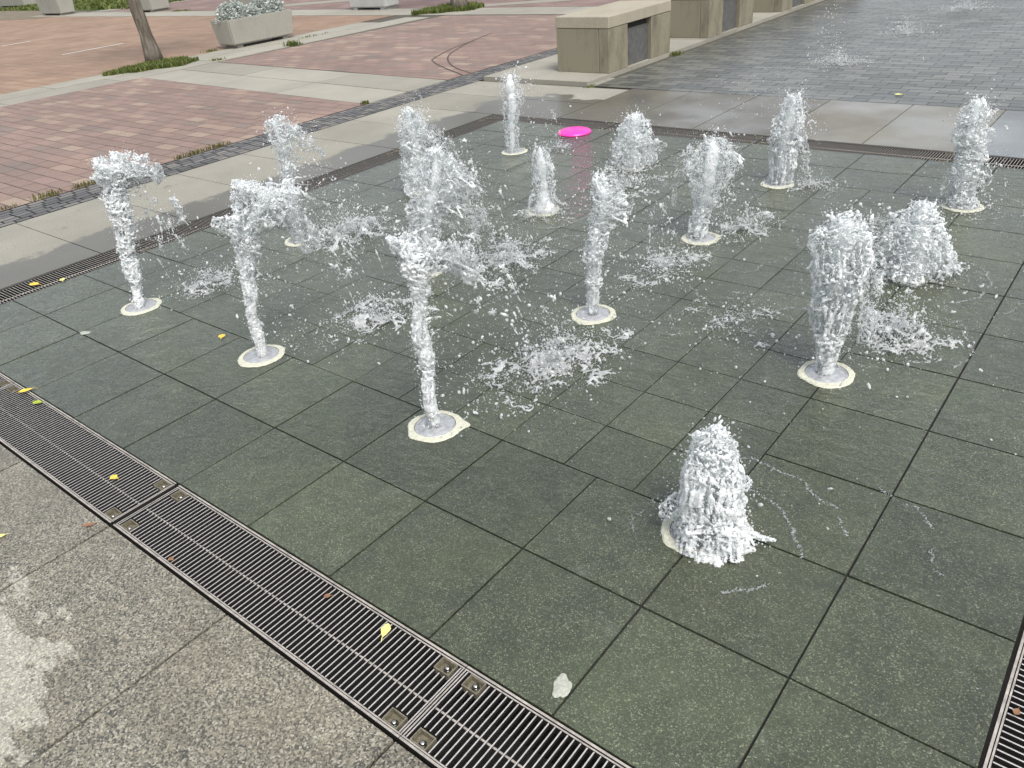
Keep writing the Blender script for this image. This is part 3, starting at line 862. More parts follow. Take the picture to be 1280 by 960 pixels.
# ------------------------------------------------------------------ trees
def tree(x, y, r0, lean, h, seed, label):
    r = np.random.default_rng(seed)
    root = empty('street_tree', (x, y, 0))
    t = MB()
    pts, rad = [], []
    for i in range(15):
        z = -.05 + (h + .05) * i / 14
        pts.append((lean[0] * z + .02 * math.sin(z * 2.3), lean[1] * z + .02 * math.cos(z * 1.9) - .02, z))
        rad.append(r0 * (1.38 if i == 0 else 1.12 if i == 1 else 1 - .045 * i) * (1 + .05 * math.sin(i * 2.2)))
    t.tube(pts, rad, 14)
    tips = []
    for k in range(8):
        a = 2 * math.pi * k / 8 + r.uniform(-.3, .3); z0 = h * r.uniform(.7, .98)
        b = Vector((lean[0] * z0, lean[1] * z0, z0)); L = r.uniform(.9, 1.5)
        p = [b, b + Vector((math.cos(a) * L * .4, math.sin(a) * L * .4, L * .35)), b + Vector((math.cos(a) * L * .8, math.sin(a) * L * .8, L * .9))]
        t.tube(p, [r0 * .38, r0 * .25, r0 * .08], 8); tips += p[1:]
    t.build('trunk', M['bark'], root, smooth=True)
    def cen(r):
        c = tips[int(r.integers(len(tips)))]; d = r.normal(size=3) * .38
        return (c[0] + d[0], c[1] + d[1], c[2] + d[2] * .8 + .15)
    V, F, A = leaves_cloud(2600, cen, None, .1, seed + 1, up=.6)
    mesh_np('crown', V, F, M['tree_leaf'], root, rnd=A)
    tag(root, label, 'tree', 'street trees in the paving')
tree(-11.36, 5.76, .112, (-.035, -.03), 3.3, 11, 'slim tree with peeling grey bark standing in the grass patch by the road')
tree(-10.2, 12.05, .15, (.01, 0), 3.4, 12, 'tree at the top edge whose trunk foot rises from the far grass patch')

# ------------------------------------------------------------------ pink disc
mb = MB()
mb.lathe([(0, .024), (.045, .0245), (.05, .0262), (.054, .0245), (.085, .024), (.09, .0262), (.094, .0235), (.118, .022), (.14, .017), (.152, .008), (.155, .001), (.151, .0005), (.148, .006), (.13, .012), (0, .014)], 56)
fr = mb.build('flying_disc', M['pink'], smooth=True, loc=(-1.88, 4.17, .001)); fr.scale = (.92, .92, 1.1)
tag(fr, 'bright pink plastic flying disc lying in the far corner of the basin', 'frisbee')

# ------------------------------------------------------------------ fallen leaves
def leaf(x, y, z, l, w, rot, mat, seed, label, curl=.25):
    r = np.random.default_rng(seed); n = 9
    V, F = [], []
    for i in range(n):
        t = i / (n - 1); ww = w * math.sin(math.pi * min(1, t * 1.02) ** .8) * (1 + .1 * math.sin(t * 17 + seed))
        zz = curl * l * (t - .45) ** 2
        for s_ in (-1, 0, 1): V.append((l * (t - .5), s_ * ww * .5, z + .004 + zz + (abs(s_) * curl * ww * .5)))
    for i in range(n - 1):
        for k in range(2): F.append((3 * i + k, 3 * (i + 1) + k, 3 * (i + 1) + k + 1, 3 * i + k + 1))
    b = len(V)      # stalk
    V += [(l * .5, -.0012, z + .006 + curl * l * .28), (l * .5, .0012, z + .006 + curl * l * .28), (l * .72, .001, z + .004), (l * .72, -.001, z + .004)]
    F.append((b, b + 1, b + 2, b + 3))
    o = mesh_np('fallen_leaf', V, F, mat, smooth=True, loc=(x, y, 0))
    o.rotation_euler = (0, 0, rot)
    tag(o, label, 'leaf', 'fallen leaves')
leaf(.69, -.452, 0, .05, .026, R(-62), M['leaf_pale'], 1, 'pale yellow pointed leaf lying on the grating in the centre foreground')
leaf(-1.61, -.42, 0, .065, .03, R(62), M['leaf_y'], 2, 'orange-yellow folded leaf, larger of the two at the left end of the near drain', .5)
leaf(-1.46, -.435, 0, .05, .028, R(30), M['leaf_g'], 3, 'yellow-green leaf on the near drain just below the orange one')
leaf(-1.28, .35, 0, .045, .034, R(-40), M['leaf_y'], 4, 'yellow leaf lying on the green tiles between the two left nozzles', .12)
leaf(-2.9, .17, 0, .075, .045, R(20), M['leaf_y'], 5, 'bright yellow leaf on the left drain by the picture edge')
leaf(-2.81, .29, 0, .05, .03, R(-20), M['leaf_pale'], 6, 'small pale leaf on the left drain right of the bright yellow one')
leaf(-.64, -.52, 0, .036, .027, R(10), M['leaf_y'], 7, 'small yellow leaf on the bars left of the drain joint')
leaf(-.455, -.70, 0, .05, .018, R(48), M['leaf_b'], 8, 'curled orange-brown leaf on the granite by the drain joint', .5)
leaf(-.665, -.9, 0, .04, .02, R(60), M['leaf_pale'], 9, 'pale leaf on the granite cut by the left picture edge')
leaf(-.07, -.632, 0, .022, .016, R(0), M['leaf_b'], 10, 'tiny brown leaf scrap on the near drain right of its left joint')
leaf(.46, -.458, 0, .022, .016, R(40), M['leaf_b'], 11, 'tiny reddish leaf scrap on the near drain above the pale leaf')
leaf(-2.93, 1.6, 0, .06, .04, R(15), M['leaf_y'], 12, 'orange leaf on the left drain behind the second jet')
leaf(.1, 6.17, 0, .07, .05, R(10), M['leaf_pale'], 13, 'yellowish leaf on the wet cobbles before the blue grey slab')
leaf(2.035, .19, 0, .022, .015, R(80), M['leaf_b'], 14, 'tiny brown leaf scrap on the right drain in the corner')
JETS = {
  'J1': (-2, 0.33, [(-0.001, 0.018, 0.021), (0.011, 0.106, 0.0249), (0.025, 0.214, 0.0328), (0.042, 0.339, 0.0363), (0.055, 0.462, 0.0398), (0.062, 0.542, 0.0473), (0.073, 0.62, 0.0546), (0.086, 0.696, 0.0774), (0.104, 0.739, 0.077)]),
  'J2': (-0.94, 0.33, [(0.006, 0.021, 0.0179), (0.007, 0.082, 0.0213), (0.012, 0.199, 0.0209), (0.017, 0.274, 0.0241), (0.031, 0.382, 0.0305), (0.054, 0.485, 0.0368), (0.081, 0.567, 0.0463), (0.138, 0.651, 0.0854), (0.198, 0.696, 0.1048), (0.218, 0.742, 0.0782)]),
  'J3': (0.13, 0.33, [(0.001, 0.027, 0.0206), (0.001, 0.136, 0.0231), (0.003, 0.252, 0.0255), (0.003, 0.349, 0.0278), (0.008, 0.426, 0.0274), (0.019, 0.515, 0.0243), (0.024, 0.587, 0.0319), (0.026, 0.657, 0.0367), (0.019, 0.714, 0.0259), (0.004, 0.751, 0.0128)]),
  'J4': (0.13, 1.4, [(-0.003, 0.043, 0.0219), (0.001, 0.15, 0.0287), (0.007, 0.246, 0.0354), (0.02, 0.339, 0.0419), (0.036, 0.429, 0.0447), (0.052, 0.506, 0.0442), (0.06, 0.568, 0.0471), (0.044, 0.61, 0.0268), (0.029, 0.641, 0.0133)]),
  'J5': (1.18, 1.4, [(-0.004, 0.027, 0.0305), (-0.004, 0.107, 0.0391), (-0.003, 0.192, 0.0563), (-0.002, 0.274, 0.0671), (-0.002, 0.369, 0.0746), (-0.0, 0.461, 0.0789), (0.003, 0.536, 0.0806), (0.005, 0.588, 0.0715), (-0.02, 0.621, 0.0274)]),
  'J6': (1.21, 0.34, [(0.02, -0.029, 0.113), (0.017, 0.042, 0.1066), (0.016, 0.116, 0.0911), (0.012, 0.202, 0.0849), (0.009, 0.272, 0.0703), (0.008, 0.326, 0.0564), (0.017, 0.361, 0.0301), (0.02, 0.382, 0.0171)]),
  'J7': (-2, 1.39, [(-0.007, 0.03, 0.0195), (-0.005, 0.106, 0.0242), (-0.002, 0.206, 0.024), (0.007, 0.326, 0.0284), (0.014, 0.42, 0.0328), (0.023, 0.498, 0.0418), (0.021, 0.59, 0.0505), (0.012, 0.663, 0.0501), (0.002, 0.718, 0.0317)]),
  'J8': (-0.95, 1.4, [(0.004, 0.031, 0.0428), (0.018, 0.129, 0.0635), (0.042, 0.237, 0.0752), (0.073, 0.34, 0.0908), (0.103, 0.441, 0.0978), (0.13, 0.52, 0.0807), (0.143, 0.587, 0.052), (0.138, 0.639, 0.0278)]),
  'J9': (-2, 3.48, [(0.002, 0.017, 0.0439), (0.011, 0.127, 0.0497), (0.021, 0.247, 0.0554), (0.031, 0.365, 0.067), (0.034, 0.47, 0.0724), (0.034, 0.55, 0.0599), (0.032, 0.589, 0.0358)]),
  'J10': (-0.93, 2.47, [(-0.002, -0.023, 0.1502), (-0.003, 0.029, 0.0996), (-0.003, 0.105, 0.0741), (-0.003, 0.195, 0.0685), (-0.006, 0.293, 0.0629), (-0.007, 0.356, 0.0481), (-0.013, 0.404, 0.0239)]),
  'J11': (-0.95, 3.5, [(0.015, 0.015, 0.1476), (0.027, 0.099, 0.1239), (0.038, 0.181, 0.1061), (0.044, 0.263, 0.0942), (0.038, 0.317, 0.0662), (0.039, 0.36, 0.0384)]),
  'J12': (0.11, 2.47, [(-0.004, 0.016, 0.0438), (0.006, 0.098, 0.0477), (0.019, 0.187, 0.0557), (0.036, 0.274, 0.072), (0.049, 0.359, 0.1006), (0.057, 0.429, 0.1245), (0.055, 0.483, 0.0989), (0.049, 0.528, 0.0369)]),
  'J13': (0.14, 3.51, [(-0.0, 0.01, 0.0556), (0.006, 0.102, 0.0651), (0.007, 0.201, 0.0693), (0.016, 0.299, 0.0784), (0.021, 0.394, 0.0727), (0.032, 0.478, 0.0576), (0.044, 0.542, 0.0381)]),
  'J14': (1.18, 3.51, [(-0.003, 0.008, 0.0712), (-0.005, 0.081, 0.0618), (-0.01, 0.192, 0.061), (-0.019, 0.299, 0.0646), (-0.024, 0.384, 0.0682), (-0.029, 0.487, 0.0632), (-0.028, 0.54, 0.0502), (-0.032, 0.576, 0.0292)]),
  'J15': (1.2, 2.48, [(0.006, -0.003, 0.143), (0.002, 0.065, 0.1342), (-0.007, 0.143, 0.1181), (-0.005, 0.209, 0.0987), (0.001, 0.27, 0.0724), (0.01, 0.316, 0.0503), (0.022, 0.339, 0.0286)]),
  'J16': (-2.02, 2.4, [(-0.015, -0.014, 0.0559), (0.011, 0.085, 0.0775), (0.043, 0.192, 0.0932), (0.054, 0.299, 0.0923), (0.051, 0.39, 0.0807), (0.047, 0.474, 0.0693), (0.046, 0.536, 0.0477), (0.04, 0.568, 0.0264)]),
}
# ------------------------------------------------------------------ water
# particle clouds along ballistic paths, skinned into a liquid surface
def _skin_group():
    g = bpy.data.node_groups.new('skin_points', 'GeometryNodeTree')
    g.interface.new_socket('Geometry', in_out='INPUT', socket_type='NodeSocketGeometry')
    g.interface.new_socket('Geometry', in_out='OUTPUT', socket_type='NodeSocketGeometry')
    gi = g.nodes.new('NodeGroupInput'); go = g.nodes.new('NodeGroupOutput')
    at = g.nodes.new('GeometryNodeInputNamedAttribute'); at.data_type = 'FLOAT'; at.inputs['Name'].default_value = 'rad'
    mp = g.nodes.new('GeometryNodeMeshToPoints')
    pv = g.nodes.new('GeometryNodePointsToVolume'); pv.resolution_mode = 'VOXEL_SIZE'
    vm = g.nodes.new('GeometryNodeVolumeToMesh'); vm.resolution_mode = 'GRID'
    vm.inputs['Threshold'].default_value = .35
    pv.inputs['Density'].default_value = 1.0
    l = g.links.new
    l(gi.outputs[0], mp.inputs['Mesh']); l(at.outputs[0], mp.inputs['Radius'])
    l(mp.outputs[0], pv.inputs['Points']); l(at.outputs[0], pv.inputs['Radius'])
    l(pv.outputs[0], vm.inputs['Volume']); l(vm.outputs[0], go.inputs[0])
    return g, pv
SKIN, SKIN_PV = _skin_group()

def skin(name, P, Rr, voxel, mat, parent=None, loc=(0, 0, 0)):
    P = np.asarray(P, float); Rr = np.asarray(Rr, float)
    me = bpy.data.meshes.new(name + '_seed'); me.from_pydata(P.tolist(), [], []); me.update()
    a = me.attributes.new('rad', 'FLOAT', 'POINT'); a.data.foreach_set('value', Rr.astype(np.float32))
    o = bpy.data.objects.new(name + '_seed', me); COL.objects.link(o)
    SKIN_PV.inputs['Voxel Size'].default_value = voxel
    md = o.modifiers.new('skin', 'NODES'); md.node_group = SKIN
    dg = bpy.context.evaluated_depsgraph_get(); dg.update()
    ev = o.evaluated_get(dg)
    out = bpy.data.meshes.new_from_object(ev, depsgraph=dg)
    bpy.data.objects.remove(o); bpy.data.meshes.remove(me)
    out.name = name
    out.materials.clear(); out.materials.append(mat)
    out.polygons.foreach_set('use_smooth', np.ones(len(out.polygons), dtype=bool))
    ob = bpy.data.objects.new(name, out); COL.objects.link(ob); ob.location = loc
    if parent: ob.parent = parent
    return ob

_t = (1 + 5 ** .5) / 2
ICO_V = np.array([(-1, _t, 0), (1, _t, 0), (-1, -_t, 0), (1, -_t, 0), (0, -1, _t), (0, 1, _t), (0, -1, -_t), (0, 1, -_t), (_t, 0, -1), (_t, 0, 1), (-_t, 0, -1), (-_t, 0, 1)]) / math.sqrt(1 + _t * _t)
ICO_F = np.array([(0, 11, 5), (0, 5, 1), (0, 1, 7), (0, 7, 10), (0, 10, 11), (1, 5, 9), (5, 11, 4), (11, 10, 2), (10, 7, 6), (7, 1, 8), (3, 9, 4), (3, 4, 2), (3, 2, 6), (3, 6, 8), (3, 8, 9), (4, 9, 5), (2, 4, 11), (6, 2, 10), (8, 6, 7), (9, 8, 1)])
def droplets(name, P, Rr, mat, parent=None, seed=0):
    r = np.random.default_rng(seed)
    P = np.asarray(P, float); Rr = np.asarray(Rr, float); n = len(P)
    st = r.lognormal(.12, .38, (n, 1)); ax = r.normal(size=(n, 3)); ax[:, 2] += .8; ax /= np.linalg.norm(ax, axis=1, keepdims=True)
    V = ICO_V[None] * Rr[:, None, None]
    d = (V * ax[:, None]).sum(2, keepdims=True)
    V = V + ax[:, None] * d * (st[:, None] * 1.25 - 1)
    V = V + P[:, None]
    F = (ICO_F[None] + (np.arange(n) * 12)[:, None, None]).reshape(-1, 3)
    me = bpy.data.meshes.new(name)
    V = V.reshape(-1, 3)
    me.vertices.add(len(V)); me.vertices.foreach_set('co', V.ravel())
    me.loops.add(len(F) * 3); me.loops.foreach_set('vertex_index', F.ravel())
    me.polygons.add(len(F)); me.polygons.foreach_set('loop_start', np.arange(len(F)) * 3)
    me.update(); me.validate()
    me.polygons.foreach_set('use_smooth', np.ones(len(me.polygons), dtype=bool))
    me.materials.append(mat)
    o = bpy.data.objects.new(name, me); COL.objects.link(o)
    if parent: o.parent = parent
    return o

def nz(p, s, o=0.0): return noise.noise(Vector((p[0] * s + o, p[1] * s - o, p[2] * s + 2 * o)))

CAM0 = np.array([1.9493, -1.2830, 0.0])      # where the photographer stands (for the sideways sense of each jet)
def side_axis(bx, by):
    n = CAM0 - np.array([bx, by, 0]); n /= np.linalg.norm(n)
    return np.array([-n[1], n[0], 0.0]), n

def ligament(P, Q, p0, v, t0, t1, r0, r, taper=True):
    n = max(4, int((t1 - t0) * np.linalg.norm(v) / .0028)); 
    ph = r.uniform(0, 6.28); fr = r.uniform(2, 5)
    for k in range(n):
        t = t0 + (t1 - t0) * k / n
        p = p0 + v * t; p = p + np.array([0, 0, -4.9 * t * t])
        if p[2] < .002: break
        u = k / n
        q = r0 * ((1 - .75 * u) if taper else 1) * (1 + .35 * math.sin(ph + fr * 6.28 * u))
        p = p + np.array([math.sin(ph + 9 * u), math.cos(ph + 7 * u), math.sin(ph * 2 + 8 * u)]) * .004 * u
        P.append(p); Q.append(max(q, .0018))

def membrane(P, Q, p0, dirv, vout, vup, spread, tmax, r, holes=.12, rad=.0027):
    a0 = math.atan2(dirv[1], dirv[0]); o = r.uniform(0, 50)
    nu = int(tmax * vout / .0026) + 6; nv = int(2 * spread * tmax * vout / .0030) + 6
    for i in range(nu):
        t = tmax * (i + 1) / nu
        for j in range(nv):
            f = -1 + 2 * j / (nv - 1); a = a0 + f * spread
            lim = 1 - .25 * abs(math.sin(2.3 * f * 2 + o)) - .12 * abs(math.sin(9 * f + o))
            if i / nu > lim: continue
            vo = vout * (1 + .12 * math.sin(5 * f + o))
            p = p0 + np.array([math.cos(a) * vo * t, math.sin(a) * vo * t, vup * (1 - .5 * f * f) * t - 4.9 * t * t])
            q = nz(p, 34, o)
            if q > .5 - holes * 1.6 * (i / nu): continue
            rim = (lim - i / nu) < .06 or abs(f) > .95
            P.append(p); Q.append(rad * (1.9 if rim else 1.0) * (1 + .3 * q))

def lace(P, Q, path, st, r0, seed, rough, rag, holes, r, fq=1.0):
    """a ragged, lacy skin of water round a path of (centre, half width, 0..1 height)"""
    C = [np.asarray(c, float) for c, _, _ in path]
    seg = [np.linalg.norm(C[k + 1] - C[k]) for k in range(len(C) - 1)]
    tot = sum(seg); cum = np.concatenate([[0], np.cumsum(seg)])
    Cx = np.array(C); Wx = np.array([q for _, q, _ in path]); Fx = np.array([f for _, _, f in path])
    s = 0.0
    while s < tot:
        c0 = np.array([np.interp(s, cum, Cx[:, k]) for k in range(3)]); w = float(np.interp(s, cum, Wx)); hf = float(np.interp(s, cum, Fx))
        c1 = np.array([np.interp(min(s + .01, tot), cum, Cx[:, k]) for k in range(3)]); c2 = np.array([np.interp(max(s - .01, 0), cum, Cx[:, k]) for k in range(3)])
        t = c1 - c2; t /= np.linalg.norm(t) + 1e-9
        u = np.cross(t, (.3, .9, .1)); u /= np.linalg.norm(u) + 1e-9; v = np.cross(t, u)
        rr = min(r0, .26 * w + .0012); n_ = max(6, int(2 * math.pi * w / st)); a0 = r.uniform(0, 6.28)
        bias = .30 - .34 * hf - rag * .30 * hf - (.16 if fq > 1.48 else .10 if fq > 1.4 else 0)
        for k in range(n_):
            a = a0 + 6.2832 * k / n_
            d = u * math.cos(a) + v * math.sin(a)
            pw = (c0 + d * w); pw = pw - t * (pw @ t) * .5
            big = nz(pw, 11, seed); mid = nz(pw, 26 * fq, seed + 3); sml = nz(pw, 58 * fq, seed + 5)
            if w > .012 and big + bias < 0 and abs(mid) > .15 - .05 * rag and abs(sml) > .11: continue
            fin = nz(pw, 140, seed + 8)
            lump = 1 + rough * (.8 + rag * 1.3 * hf * hf) * (.46 * big + .40 * mid + (.26 + min(0, rag) * .3) * sml + (.0045 if rag >= 0 else .0022) / max(w, .012) * fin)
            p = c0 + d * max(.001, (w * lump - rr * .6)) + r.normal(0, .0009, 3)
            p[2] = max(.003, p[2]); P.append(p); Q.append(rr * (1 + .3 * sml + .35 * fin))
            if r.random() < .05:
                e = d * (w * lump + r.uniform(0, .014) + .002) + c0; e[2] = max(.004, e[2] + r.uniform(-.01, .012))
                P.append(e); Q.append(r.uniform(.0020, .0040))
        s += st * .9

def split_loose(o, name):
    """move every torn-off piece of o into one child mesh"""
    me = o.data; n = len(me.vertices)
    E = np.empty(len(me.edges) * 2, dtype=np.int64); me.edges.foreach_get('vertices', E); E = E.reshape(-1, 2)
    lab = np.arange(n)
    while True:
        m = np.minimum(lab[E[:, 0]], lab[E[:, 1]])
        new = lab.copy(); np.minimum.at(new, E[:, 0], m); np.minimum.at(new, E[:, 1], m)
        new = new[new]
        if (new == lab).all(): break
        lab = new
    ids, cnt = np.unique(lab, return_counts=True)
    keep = ids[cnt.argmax()]
    main = lab == keep
    if main.all(): return None
    bm = bmesh.new(); bm.from_mesh(me); bm.verts.ensure_lookup_table()
    bmesh.ops.delete(bm, geom=[v for v in bm.verts if main[v.index]], context='VERTS')
    m2 = bpy.data.meshes.new(name); bm.to_mesh(m2); bm.free()
    bm = bmesh.new(); bm.from_mesh(me); bm.verts.ensure_lookup_table()
    bmesh.ops.delete(bm, geom=[v for v in bm.verts if not main[v.index]], context='VERTS')
    bm.to_mesh(me); bm.free()
    m2.materials.append(me.materials[0])
    c = bpy.data.objects.new(name, m2); COL.objects.link(c); c.parent = o; c['kind'] = 'stuff'
    return c

def jet(key, label, land, sheets=(), lig=26, cloud=240, stream=22, core_r=.0048, holes=.40, head=.55, wind=(0.0, .25), rough=1.0, spread=.5, foam=1.0, rag=.35, lobes=(), fq=1.0):
    bx, by, prof = JETS[key]
    seed = sum(ord(c) * (7 + i) for i, c in enumerate(key)); r = np.random.default_rng(seed)
    ax, nn = side_axis(bx, by)
    pr = np.array(prof); pr[:, 1] = np.maximum(pr[:, 1], .004)
    order = np.argsort(pr[:, 1]); pr = pr[order]
    H = pr[-1, 1]
    X = lambda z: np.interp(z, pr[:, 1], pr[:, 0]); Wd = lambda z: np.interp(z, pr[:, 1], pr[:, 2])
    base = np.array([bx, by, 0.0])
    P, Q = [], []
    st = .0031 if by < 1 else .0037 if by < 2 else .0046
    def centre(z):
        k_ = .005 * rough * min(1, z * 6)
        return base + ax * (float(X(z)) + k_ * math.sin(z * 21 + seed)) + nn * k_ * math.cos(z * 17 + seed * 2) + np.array([0, 0, z])
    zs = np.linspace(.004, H, 26)
    path = [(centre(z), float(Wd(z)), z / H) for z in zs]
    lace(P, Q, path, st, core_r * .74, seed, rough, rag, holes, r, fq)
    if float(Wd(H * .5)) > .03: lace(P, Q, [(c, q * .62, f) for c, q, f in path], st * 1.15, core_r * .7, seed + 31, rough, rag, holes - .1, r, fq)
    for lobe in lobes:
        lp = [(base + ax * a + nn * (.02 * math.sin(7 * a + seed)) + np.array([0, 0, z]), q, min(1.15, .75 + .4 * k / len(lobe))) for k, (a, z, q) in enumerate(lobe)]
        lace(P, Q, lp, st, core_r * .68, seed + 57 + len(lobe), rough * 1.2, max(.75, rag), holes - .12, r, fq)
    # heart of the column
    z = .006
    while z < H * .95:
        w = float(Wd(z)); q = w * (.42 if w > .03 else .55) * (1 - .45 * rag * z / H)
        g = 1 + .45 * nz((bx, by, z), 22, seed)
        P.append(centre(z)); Q.append(max(.003, q * g * min(1, (H - z) / max(q, .001) + .15)))
        z += max(.003, q * .22)
    # ligaments tearing off the column and its head
    for k in range(int(lig * 1.8)):
        z0 = H * (1 - head * r.random() ** 1.4); a = r.uniform(0, 6.28); w = float(Wd(z0))
        d = ax * math.cos(a) + nn * math.sin(a)
        p0 = base + ax * float(X(z0)) + d * w * .75 + np.array([0, 0, z0])
        sp = r.uniform(.25, .9) * spread * 1.6; up = r.uniform(-.35, .9)
        v = d * sp + np.array([wind[0], wind[1], up])
        t1 = r.uniform(.05, .14)
        ligament(P, Q, p0, v, 0, t1, r.uniform(.0028, .0058), r)
    for (z0, ang, vout, vup, sprd, tm) in sheets:
        d = ax * math.cos(ang) + nn * math.sin(ang)
        membrane(P, Q, base + ax * float(X(z0)) + np.array([0, 0, z0]) + d * float(Wd(z0)) * .5, d, vout, vup, sprd, tm, r)
    # falling stream from the head to where it lands
    D, DR = [], []
    hd = base + ax * float(X(H * .92)) + np.array([0, 0, H * .92])
    if land is not None and stream:
        Lp = np.array([land[0], land[1], 0.0])
        for k in range(stream):
            st = hd + np.array([*(r.normal(0, .03, 2)), r.normal(0, .04)]); vz = r.uniform(-.2, .7)
            T = (vz + math.sqrt(vz * vz + 2 * 9.8 * max(.05, st[2]))) / 9.8
            tgt = Lp + np.array([*(r.normal(0, .085, 2)), 0])
            v = (tgt - st) / T; v[2] = vz
            t = T * r.uniform(.02, .97)
            c = st + v * t; c[2] = st[2] + vz * t - 4.9 * t * t
            kind = r.random()
            vel = v + np.array([0, 0, -9.8 * t])
            if kind < .45:      # a torn clump
                m = int(r.integers(14, 46)); s_ = r.uniform(.006, .016); sx = r.normal(0, 1, 3); sx = sx / np.linalg.norm(sx) * s_ * 1.3
                for q in range(m):
                    p = c + r.normal(0, s_ * .55, 3) + sx * r.normal(); p[2] = max(.004, p[2]); P.append(p); Q.append(r.uniform(.0026, .0052))
            if kind < .8:       # a ligament along its flight
                dt = r.uniform(.02, .06)
                ligament(P, Q, c, vel * .55 + r.normal(0, .25, 3), 0, dt * 1.6, r.uniform(.0028, .006), r)
            for q in range(int(r.integers(6, 16))):
                p = c + r.normal(0, .045, 3); 
                if p[2] > .004: D.append(p); DR.append(min(.0065, .0010 * r.pareto(2.0) + .0012))
    for k in range(int(500 * H + 60)):       # halo of fine drops close to the skin
        z0 = H * r.uniform(.1, 1.08) ** .7; a = r.uniform(0, 6.28); d = ax * math.cos(a) + nn * math.sin(a); ww = float(Wd(min(z0, H)))
        p = base + ax * float(X(min(z0, H))) + d * (ww * r.uniform(.95, 1.25) + r.exponential(.014) * (.4 + z0 / H)) + np.array([0, 0, z0 + r.normal(0, .012)])
        if p[2] > .004: D.append(p); DR.append(min(.0045, .0007 * r.pareto(2.0) + .0011))
    # cloud of drops
    for k in range(int(cloud * 1.7)):
        z0 = H * r.uniform(.35, 1.0); a = r.uniform(0, 6.28); d = ax * math.cos(a) + nn * math.sin(a)
        v = d * abs(r.normal(0, .55)) * spread * 1.5 + np.array([wind[0], wind[1] * r.uniform(0, 2.2), r.normal(.25, .55)])
        t = r.uniform(0, .42)
        p = base + ax * float(X(z0)) + d * float(Wd(z0)) * r.uniform(.5, 1.0) + np.array([0, 0, z0]) + v * t; p[2] -= 4.9 * t * t
        if p[2] < .004: p[2] = .004 + abs(r.normal(0, .02))
        D.append(p); DR.append(min(.0065, .0009 * r.pareto(1.9) + .0012))
    vox = .0026 if by < 1 else .0032 if by < 2 else .0038
    o = skin('water_jet', np.array(P) - base, Q, vox, M['water'], loc=tuple(base))
    tag(o, label, 'water jet', 'water jets of the fountain')
    me = o.data; nv = len(me.vertices)
    co = np.empty(nv * 3); me.vertices.foreach_get('co', co); co = co.reshape(-1, 3)
    zz = co[:, 2].clip(0, H); cx = X(zz)[:, None] * ax[None]; d = np.linalg.norm((co - cx)[:, :2], axis=1) / np.maximum(Wd(zz), .012)
    fo = np.clip(1.55 - .45 * d, .62, 1.0) * foam
    fo = fo * np.clip(.62 + zz / H * .9 + Wd(zz) * 9, 0, 1)
    pat = np.array([nz(q, 26, seed + 1) for q in co[::4]]); pat = np.repeat(pat, 4)[:nv]
    fo = np.clip(fo * (1.0 + 1.0 * pat), 0, 1)
    fo = np.where(co[:, 2] > H, .7 * foam, fo)
    at = me.attributes.new('foam', 'FLOAT', 'POINT'); at.data.foreach_set('value', fo.astype(np.float32))
    split_loose(o, 'torn_water')
    s_ = droplets('spray', np.array(D) - base, DR, M['drop'], o, seed)
    s_['kind'] = 'stuff'
    return o

A_R, A_C, A_B, A_L = 0.0, math.pi / 2, -math.pi / 2, math.pi      # right, towards camera, away, left
jet('J1', fq=1.3, lobes=[[(.10,.72,.05),(.17,.72,.045),(.24,.68,.034),(.29,.61,.018)],[(.31,.52,.012),(.325,.47,.016),(.33,.40,.010)]], rag=0.5, label='slim bending water jet at the far left, its curled head falling right', land=(-1.95, .70), cloud=300, stream=34, lig=34,
    sheets=[(.70, -.5, .75, .55, .5, .15), (.72, 2.6, .45, .7, .6, .1)], wind=(.05, .5))
jet('J2', fq=1.3, lobes=[[(.05,.60,.045),(.0,.62,.03),(-.04,.645,.012)],[(.16,.68,.06),(.24,.63,.065),(.29,.54,.045),(.32,.43,.02)]], rag=1.0, label='thin front water jet, second from left, breaking into a wide glassy clump', land=(-.76, .88), cloud=520, stream=46, lig=44,
    sheets=[(.60, -.3, .8, .5, .8, .15), (.66, -.9, .7, .3, .6, .16), (.56, 2.8, .4, .6, .5, .1)], wind=(.1, .5))
jet('J3', fq=1.3, lobes=[[(.02,.64,.03),(.08,.66,.034),(.15,.665,.04),(.20,.61,.03),(.205,.54,.012)],[(.02,.66,.02),(-.02,.71,.016),(-.045,.755,.008)]], rag=0.6, label='thin clear water jet in the centre foreground with a glassy side bowl', land=(.22, .95), cloud=420, stream=44, lig=30,
    sheets=[(.66, -.25, 1.2, .25, .42, .17), (.66, -.6, 1.1, -.1, .5, .17), (.68, 3.0, .35, .7, .4, .1)], wind=(.08, .55))
jet('J4', fq=1.25, lobes=[[(.05,.48,.03),(.10,.55,.03),(.16,.60,.018)],[(.05,.44,.018),(.12,.455,.022),(.165,.53,.02)]], rag=0.7, label='slim water jet in the middle, forked at its top, curved sheet on its right', land=(.16, 2.08), cloud=420, stream=30, lig=26,
    sheets=[(.45, -.1, .85, .7, .45, .14), (.5, -.6, .9, .9, .5, .12)], wind=(.05, .4))
jet('J5', rag=.3, rough=.72, fq=1.45, lobes=[[(.06,.5,.03),(.10,.42,.028),(.115,.30,.026),(.12,.14,.02)]], label='thick straight white water column at the right, its foot on a bright plate', land=(1.31, 1.84), cloud=460, stream=36, lig=32, holes=.5, core_r=.0050,
    sheets=[(.55, 0, .5, .6, .5, .1)], wind=(.05, .3))
